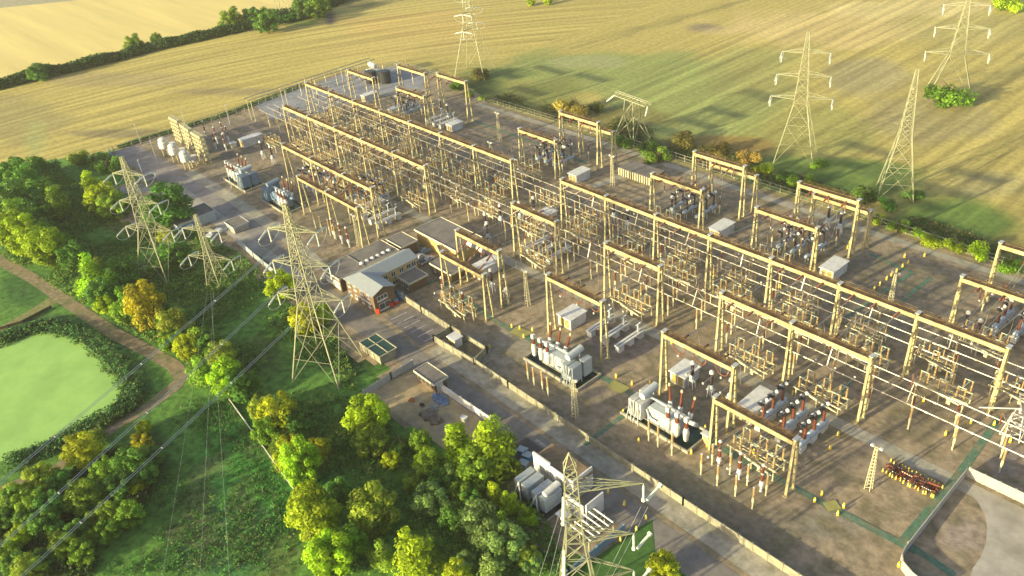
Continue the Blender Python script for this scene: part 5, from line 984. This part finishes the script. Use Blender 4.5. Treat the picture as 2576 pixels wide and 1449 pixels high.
TL = [(33, 575, 75, 70, 'round', 'b', 'at the left edge above the dirt track, uppermost'), (75, 603, 72, 70, 'round', 'b', 'above the track near the left edge, second in its clump'), (118, 622, 80, 85, 'round', 'b', 'above the track, right-hand one of the bright left clump'), (160, 610, 40, 50, 'round', 'g', 'small, at the right of the bright left clump'),
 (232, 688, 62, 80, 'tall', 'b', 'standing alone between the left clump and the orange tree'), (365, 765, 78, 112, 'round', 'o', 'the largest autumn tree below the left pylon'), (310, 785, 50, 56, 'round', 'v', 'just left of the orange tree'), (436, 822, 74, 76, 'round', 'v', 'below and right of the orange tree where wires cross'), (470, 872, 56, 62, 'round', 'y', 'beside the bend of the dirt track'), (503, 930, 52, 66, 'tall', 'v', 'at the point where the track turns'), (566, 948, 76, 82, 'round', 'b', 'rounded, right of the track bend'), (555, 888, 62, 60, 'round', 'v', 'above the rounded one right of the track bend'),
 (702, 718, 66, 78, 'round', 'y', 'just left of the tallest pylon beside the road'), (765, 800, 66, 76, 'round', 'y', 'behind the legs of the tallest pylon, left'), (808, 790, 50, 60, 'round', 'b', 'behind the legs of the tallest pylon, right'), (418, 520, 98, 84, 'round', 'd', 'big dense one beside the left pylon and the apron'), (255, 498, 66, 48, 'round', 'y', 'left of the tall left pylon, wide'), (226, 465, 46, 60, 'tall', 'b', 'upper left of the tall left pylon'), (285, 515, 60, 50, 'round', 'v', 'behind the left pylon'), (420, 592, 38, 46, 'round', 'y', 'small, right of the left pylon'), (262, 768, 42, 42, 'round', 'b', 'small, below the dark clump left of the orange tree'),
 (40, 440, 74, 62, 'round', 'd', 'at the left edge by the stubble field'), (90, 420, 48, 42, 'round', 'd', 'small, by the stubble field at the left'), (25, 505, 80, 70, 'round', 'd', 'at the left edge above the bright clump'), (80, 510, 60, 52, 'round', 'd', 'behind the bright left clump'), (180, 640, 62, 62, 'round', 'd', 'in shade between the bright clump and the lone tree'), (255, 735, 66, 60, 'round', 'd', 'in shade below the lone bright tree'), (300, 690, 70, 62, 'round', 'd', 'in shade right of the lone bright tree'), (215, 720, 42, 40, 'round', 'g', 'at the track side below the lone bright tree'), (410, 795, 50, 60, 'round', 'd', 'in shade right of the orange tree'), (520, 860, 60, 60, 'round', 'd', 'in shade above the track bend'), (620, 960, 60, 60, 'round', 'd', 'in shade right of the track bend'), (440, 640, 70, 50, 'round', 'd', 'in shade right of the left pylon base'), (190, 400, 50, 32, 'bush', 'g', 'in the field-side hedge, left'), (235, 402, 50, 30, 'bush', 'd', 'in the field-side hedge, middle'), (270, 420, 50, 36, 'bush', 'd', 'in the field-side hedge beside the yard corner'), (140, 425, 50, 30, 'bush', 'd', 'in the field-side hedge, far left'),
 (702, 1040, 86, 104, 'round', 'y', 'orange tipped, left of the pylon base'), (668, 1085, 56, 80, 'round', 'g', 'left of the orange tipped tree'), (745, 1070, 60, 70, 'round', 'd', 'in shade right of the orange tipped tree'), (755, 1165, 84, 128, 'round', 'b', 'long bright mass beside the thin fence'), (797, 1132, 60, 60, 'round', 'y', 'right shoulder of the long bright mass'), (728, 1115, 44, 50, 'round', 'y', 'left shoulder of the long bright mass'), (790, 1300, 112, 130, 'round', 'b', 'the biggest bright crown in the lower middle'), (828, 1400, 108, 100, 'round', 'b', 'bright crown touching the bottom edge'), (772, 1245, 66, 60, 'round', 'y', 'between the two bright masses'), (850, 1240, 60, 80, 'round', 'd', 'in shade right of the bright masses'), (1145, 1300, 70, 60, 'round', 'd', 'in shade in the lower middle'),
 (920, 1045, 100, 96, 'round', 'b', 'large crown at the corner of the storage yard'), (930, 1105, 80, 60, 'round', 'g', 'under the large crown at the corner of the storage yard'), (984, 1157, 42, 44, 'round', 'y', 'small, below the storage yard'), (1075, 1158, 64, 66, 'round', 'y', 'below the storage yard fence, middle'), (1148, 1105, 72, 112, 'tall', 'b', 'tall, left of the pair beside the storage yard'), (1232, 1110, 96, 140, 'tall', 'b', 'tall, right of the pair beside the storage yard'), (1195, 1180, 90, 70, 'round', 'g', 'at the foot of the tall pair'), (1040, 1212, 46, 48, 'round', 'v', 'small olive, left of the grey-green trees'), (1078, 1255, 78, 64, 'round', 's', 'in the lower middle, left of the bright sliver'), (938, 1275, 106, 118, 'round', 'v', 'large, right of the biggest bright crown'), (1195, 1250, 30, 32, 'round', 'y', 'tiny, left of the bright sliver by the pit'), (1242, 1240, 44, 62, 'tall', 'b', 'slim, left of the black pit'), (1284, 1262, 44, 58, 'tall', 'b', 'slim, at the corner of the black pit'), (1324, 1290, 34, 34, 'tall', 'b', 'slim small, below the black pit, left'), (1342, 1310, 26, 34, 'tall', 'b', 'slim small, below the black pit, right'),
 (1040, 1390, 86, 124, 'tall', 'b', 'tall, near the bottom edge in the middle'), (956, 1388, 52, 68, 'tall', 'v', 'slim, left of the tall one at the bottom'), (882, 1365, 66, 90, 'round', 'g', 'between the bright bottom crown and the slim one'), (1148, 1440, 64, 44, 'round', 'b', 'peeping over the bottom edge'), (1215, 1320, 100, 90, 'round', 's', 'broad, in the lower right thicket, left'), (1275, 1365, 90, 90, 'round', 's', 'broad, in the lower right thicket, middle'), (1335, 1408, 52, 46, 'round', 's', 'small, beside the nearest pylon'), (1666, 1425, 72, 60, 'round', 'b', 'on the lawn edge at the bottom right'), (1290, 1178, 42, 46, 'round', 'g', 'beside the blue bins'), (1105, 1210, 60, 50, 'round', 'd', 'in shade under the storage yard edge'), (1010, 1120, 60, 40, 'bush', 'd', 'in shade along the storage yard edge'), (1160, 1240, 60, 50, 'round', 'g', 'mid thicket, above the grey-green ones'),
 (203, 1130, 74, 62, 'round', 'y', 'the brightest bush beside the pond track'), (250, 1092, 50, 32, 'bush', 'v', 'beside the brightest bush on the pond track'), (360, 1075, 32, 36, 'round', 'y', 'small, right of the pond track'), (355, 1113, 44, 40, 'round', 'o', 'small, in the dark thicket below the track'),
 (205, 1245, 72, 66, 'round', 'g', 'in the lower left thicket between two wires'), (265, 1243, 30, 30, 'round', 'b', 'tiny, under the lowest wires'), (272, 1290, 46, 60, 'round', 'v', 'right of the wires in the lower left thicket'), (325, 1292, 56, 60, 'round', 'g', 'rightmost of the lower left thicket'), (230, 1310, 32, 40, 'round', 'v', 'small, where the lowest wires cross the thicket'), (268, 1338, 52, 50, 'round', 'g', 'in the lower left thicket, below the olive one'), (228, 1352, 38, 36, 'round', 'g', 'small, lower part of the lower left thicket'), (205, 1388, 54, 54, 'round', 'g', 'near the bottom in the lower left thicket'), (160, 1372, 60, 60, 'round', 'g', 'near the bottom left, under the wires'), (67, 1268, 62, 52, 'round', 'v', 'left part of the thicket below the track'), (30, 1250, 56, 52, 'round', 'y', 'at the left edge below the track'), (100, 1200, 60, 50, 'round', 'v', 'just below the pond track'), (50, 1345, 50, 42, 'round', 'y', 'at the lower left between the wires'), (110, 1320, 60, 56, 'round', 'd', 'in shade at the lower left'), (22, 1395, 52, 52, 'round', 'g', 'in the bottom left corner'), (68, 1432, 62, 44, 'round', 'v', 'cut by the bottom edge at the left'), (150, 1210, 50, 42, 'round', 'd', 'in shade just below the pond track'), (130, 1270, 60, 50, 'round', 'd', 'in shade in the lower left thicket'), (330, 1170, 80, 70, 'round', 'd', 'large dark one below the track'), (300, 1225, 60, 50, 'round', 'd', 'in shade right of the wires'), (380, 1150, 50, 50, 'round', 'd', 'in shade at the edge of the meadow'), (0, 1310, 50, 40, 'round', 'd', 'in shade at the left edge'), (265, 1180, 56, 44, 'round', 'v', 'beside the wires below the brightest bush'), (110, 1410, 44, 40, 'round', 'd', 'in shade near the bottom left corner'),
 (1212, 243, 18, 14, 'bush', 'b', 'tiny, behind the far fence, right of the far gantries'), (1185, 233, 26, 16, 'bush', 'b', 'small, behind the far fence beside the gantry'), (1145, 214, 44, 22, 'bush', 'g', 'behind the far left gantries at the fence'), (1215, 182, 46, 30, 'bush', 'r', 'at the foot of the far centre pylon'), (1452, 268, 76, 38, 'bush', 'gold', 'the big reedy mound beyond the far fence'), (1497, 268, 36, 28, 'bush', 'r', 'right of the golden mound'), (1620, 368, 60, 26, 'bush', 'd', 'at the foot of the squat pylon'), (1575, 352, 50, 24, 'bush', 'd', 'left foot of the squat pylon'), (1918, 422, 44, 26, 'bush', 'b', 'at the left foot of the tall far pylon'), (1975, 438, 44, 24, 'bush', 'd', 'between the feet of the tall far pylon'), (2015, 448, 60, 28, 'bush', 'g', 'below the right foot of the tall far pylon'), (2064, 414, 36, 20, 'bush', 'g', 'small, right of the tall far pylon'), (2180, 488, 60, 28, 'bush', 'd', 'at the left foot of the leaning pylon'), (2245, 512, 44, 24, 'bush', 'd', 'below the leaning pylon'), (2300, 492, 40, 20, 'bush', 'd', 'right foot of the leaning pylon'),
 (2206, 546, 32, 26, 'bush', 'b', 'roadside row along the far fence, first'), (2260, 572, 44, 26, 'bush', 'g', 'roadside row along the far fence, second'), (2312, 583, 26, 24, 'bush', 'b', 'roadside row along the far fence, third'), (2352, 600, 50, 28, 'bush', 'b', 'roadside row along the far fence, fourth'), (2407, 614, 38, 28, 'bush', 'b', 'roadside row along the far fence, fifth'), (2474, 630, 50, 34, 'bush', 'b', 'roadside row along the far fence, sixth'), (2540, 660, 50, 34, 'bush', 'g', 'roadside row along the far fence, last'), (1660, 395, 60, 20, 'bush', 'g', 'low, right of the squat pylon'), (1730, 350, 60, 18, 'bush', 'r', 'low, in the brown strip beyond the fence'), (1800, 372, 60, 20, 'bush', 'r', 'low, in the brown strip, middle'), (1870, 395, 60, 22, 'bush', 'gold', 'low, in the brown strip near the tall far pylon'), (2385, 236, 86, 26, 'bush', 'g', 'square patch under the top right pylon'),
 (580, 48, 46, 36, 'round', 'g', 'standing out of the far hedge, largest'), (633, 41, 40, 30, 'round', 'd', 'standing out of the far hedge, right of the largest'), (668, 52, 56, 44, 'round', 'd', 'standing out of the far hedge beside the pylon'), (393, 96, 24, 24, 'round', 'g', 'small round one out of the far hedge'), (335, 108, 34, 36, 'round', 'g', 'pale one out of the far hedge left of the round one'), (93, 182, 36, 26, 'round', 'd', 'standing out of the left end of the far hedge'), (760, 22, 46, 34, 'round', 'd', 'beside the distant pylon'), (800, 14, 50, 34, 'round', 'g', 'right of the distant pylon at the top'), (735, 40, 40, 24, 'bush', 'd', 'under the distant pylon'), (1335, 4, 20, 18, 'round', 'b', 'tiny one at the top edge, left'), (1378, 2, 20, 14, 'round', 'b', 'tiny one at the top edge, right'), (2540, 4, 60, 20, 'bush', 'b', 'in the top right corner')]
for a in TL: tree(*a)
def belt(pts, n, spread, sz, cols, lb):
    for k in range(n):
        t = (k+.5)/n*(len(pts)-1); i = min(int(t), len(pts)-2); f_ = t-i; u = pts[i][0]*(1-f_)+pts[i+1][0]*f_+random.uniform(-spread, spread); v = pts[i][1]*(1-f_)+pts[i+1][1]*f_+random.uniform(-spread, spread)*.7
        w_ = sz*random.uniform(.7, 1.25); o = tree(u, v, w_, w_*random.uniform(.85, 1.3), 'round' if random.random() < .7 else 'tall', random.choice(cols), 'x'); o['label'] = lb
belt([(0, 540), (90, 570), (190, 650), (300, 720), (400, 800), (490, 880)], 16, 22, 44, 'ggdvb', 'one of the small mixed green trees filling the belt above the dirt track')
belt([(560, 900), (640, 990), (690, 1070), (760, 1200), (800, 1290), (850, 1400)], 14, 26, 48, 'gvdvby', 'one of the small mixed green trees filling the belt along the thin fence')
belt([(960, 1010), (1040, 1130), (1110, 1190), (1180, 1260), (1260, 1330), (1360, 1430)], 8, 26, 44, 'ggdsvd', 'one of the small mixed green trees filling the thicket below the storage yard')
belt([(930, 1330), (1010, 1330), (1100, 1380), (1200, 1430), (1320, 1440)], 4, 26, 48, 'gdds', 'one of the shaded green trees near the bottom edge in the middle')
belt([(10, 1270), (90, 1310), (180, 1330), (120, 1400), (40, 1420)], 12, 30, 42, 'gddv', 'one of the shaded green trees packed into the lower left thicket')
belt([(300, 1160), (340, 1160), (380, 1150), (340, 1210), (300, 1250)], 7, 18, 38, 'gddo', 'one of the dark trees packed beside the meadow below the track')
belt([(140, 470), (60, 470), (20, 540), (110, 540), (170, 480)], 7, 20, 44, 'gdd', 'one of the dark trees packed into the upper left corner of the scrub')
def tuft_mass(name, pts, n, sz, cols, label, cat, kind=None, spread=None):
    """many leaf clumps scattered along a polyline / area, one continuous mass"""
    rnd = random.Random(len(pts)*n); V, F, Cc = [], [], []
    for _ in range(n):
        if spread is None:
            while True:
                xs = [p[0] for p in pts]; ys = [p[1] for p in pts]; x, y = rnd.uniform(min(xs), max(xs)), rnd.uniform(min(ys), max(ys))
                if inpoly(x, y, pts) and noise.noise(Vector((x*.06, y*.06, 5)))+rnd.uniform(-.25, .25) > -.05: break
            hh = sz*rnd.uniform(.4, 1.0)*(1.2+noise.noise(Vector((x*.09, y*.09, 2))))
        else:
            k = rnd.randrange(len(pts)-1); t = rnd.random(); a, b = Vector(pts[k]), Vector(pts[k+1]); c = a.lerp(b, t); d = (b-a).normalized(); s = rnd.uniform(-1, 1)
            x, y = c.x-d.y*s*spread[0], c.y+d.x*s*spread[0]; hh = spread[1]*(1-.5*s*s)*(1+.5*noise.noise(Vector((x*.08, y*.08, 7))))
        col = cols[rnd.randrange(len(cols))]; tt = rnd.uniform(.7, 1.3); m = 9 if spread is None else 14
        for q in range(m):
            c = Vector((x+rnd.gauss(0, sz*.42), y+rnd.gauss(0, sz*.42), max(.08, hh*rnd.uniform(.25, 1)))); nrm = Vector((rnd.gauss(0, .6), rnd.gauss(0, .6)-.3, 1)).normalized(); a = nrm.orthogonal().normalized(); a.rotate(Matrix.Rotation(rnd.uniform(0, 6.28), 3, nrm)); b = nrm.cross(a); s = sz*rnd.uniform(.18, .42); i = len(V)
            V += [c-a*s, c+b*s*.6, c+a*s, c-b*s*.6]; F.append((i, i+1, i+2, i+3)); t2 = tt*rnd.uniform(.8, 1.2); Cc += [(col[0]*t2, col[1]*t2, col[2]*t2, 1)]*4
    me = bpy.data.meshes.new(name); me.from_pydata([tuple(v) for v in V], [], F); me.update(); me.materials.append(LEAF)
    at = me.color_attributes.new('leaf', 'FLOAT_COLOR', 'POINT'); at.data.foreach_set('color', [x for c in Cc for x in c])
    o = bpy.data.objects.new(name, me); COL.objects.link(o); o.color = (1, 1, 1, 1); tag(o, label, cat, None, kind); return o
hl = GP([(-60, 236), (0, 222), (70, 203), (150, 186), (230, 168), (300, 150), (370, 130), (450, 112), (520, 97), (600, 78), (680, 60)])
tuft_mass('hedge', hl, 2600, 2.0, [(.06, .12, .025), (.08, .15, .03), (.04, .085, .02), (.11, .17, .035)], 'long dark hedge dividing the two golden fields', 'hedge', None, (3.6, 5.2))
tuft_mass('hedge', GP([(690, 60), (740, 45), (790, 25), (840, 8), (900, -20)]), 900, 2.4, [(.04, .085, .02), (.07, .12, .03)], 'shaggy hedge end at the top by the distant pylon', 'hedge', None, (7, 6))
tuft_mass('pond_reeds', GP([(0, 862), (45, 842), (110, 822), (195, 838), (272, 892), (337, 980), (335, 1015), (250, 1062), (140, 1122), (20, 1172)]), 900, 1.0, [(.05, .15, .04), (.07, .18, .04), (.04, .11, .03), (.11, .19, .045)], 'dark reeds and scrub ringing the pond', 'reeds', 'stuff', (3.0, 2.0))
tuft_mass('pond_reeds', GP([(350, 1000), (335, 1030), (270, 1068), (180, 1110), (40, 1172)]), 200, .9, [(.05, .13, .03), (.12, .20, .04), (.16, .22, .05)], 'mixed bushes between the pond and the track', 'reeds', 'stuff', (1.0, 1.4))
sp = [(.10, .21, .03), (.13, .26, .035), (.07, .15, .025), (.17, .28, .04), (.10, .23, .04), (.20, .26, .06)]
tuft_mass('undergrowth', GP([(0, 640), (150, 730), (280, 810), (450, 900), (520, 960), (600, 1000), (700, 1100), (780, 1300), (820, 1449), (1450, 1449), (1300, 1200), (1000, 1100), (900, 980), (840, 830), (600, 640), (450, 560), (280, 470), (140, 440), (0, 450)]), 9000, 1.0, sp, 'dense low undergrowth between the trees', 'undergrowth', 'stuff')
tuft_mass('meadow_tussocks', GP([(450, 1010), (580, 1010), (740, 1260), (760, 1449), (200, 1449), (380, 1200)]), 1500, .7, [(.06, .19, .03), (.08, .21, .04), (.05, .16, .03), (.12, .17, .05)], 'rough tussocks in the green meadow', 'grass', 'stuff')
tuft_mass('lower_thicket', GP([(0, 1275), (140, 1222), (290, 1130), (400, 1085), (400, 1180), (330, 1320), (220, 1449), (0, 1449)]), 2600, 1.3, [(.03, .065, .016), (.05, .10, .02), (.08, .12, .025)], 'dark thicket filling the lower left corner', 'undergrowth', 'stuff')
tuft_mass('verge_scrub', [(-262, 209.5), (-200, 211), (-140, 211), (-60, 209), (20, 208.5), (20, 216), (-60, 217), (-130, 222), (-200, 226), (-262, 218)], 3200, .9, [(.05, .10, .02), (.08, .13, .025), (.14, .13, .04), (.20, .17, .05)], 'scrubby verge along the outside of the far fence', 'undergrowth', 'stuff')
tuft_mass('field_margin', GP([(300, 372), (360, 352), (470, 320), (560, 292), (640, 262), (760, 215)]), 500, 1.0, [(.06, .13, .02), (.10, .16, .03)], 'green margin between the stubble field and the yard fence', 'undergrowth', 'stuff', (2.0, 1.0))
# remove unused prototypes
for o in list(bpy.data.objects):
    if o.type == 'EMPTY' and not o.get('label'):
        for c in KIDS.get(o.name, []):
            for d in KIDS.get(c.name, []): bpy.data.objects.remove(d)
            bpy.data.objects.remove(c)
        bpy.data.objects.remove(o)

hz = MB(); hz.box(-3100, 1600, -1600, 3100, -1.2, 122.5); ho = hz.build('haze', bpy.data.materials.new('haze')); tag(ho, None, None, None, 'stuff')
hm = ho.data.materials[0]; hm.use_nodes = True; hn = hm.node_tree.nodes; hn.remove(hn['Principled BSDF'])
pv = hn.new('ShaderNodeVolumePrincipled'); pv.inputs['Color'].default_value = (.97, .97, .82, 1); pv.inputs['Density'].default_value = .00010; pv.inputs['Anisotropy'].default_value = 0
hm.node_tree.links.new(pv.outputs[0], hn['Material Output'].inputs['Volume'])
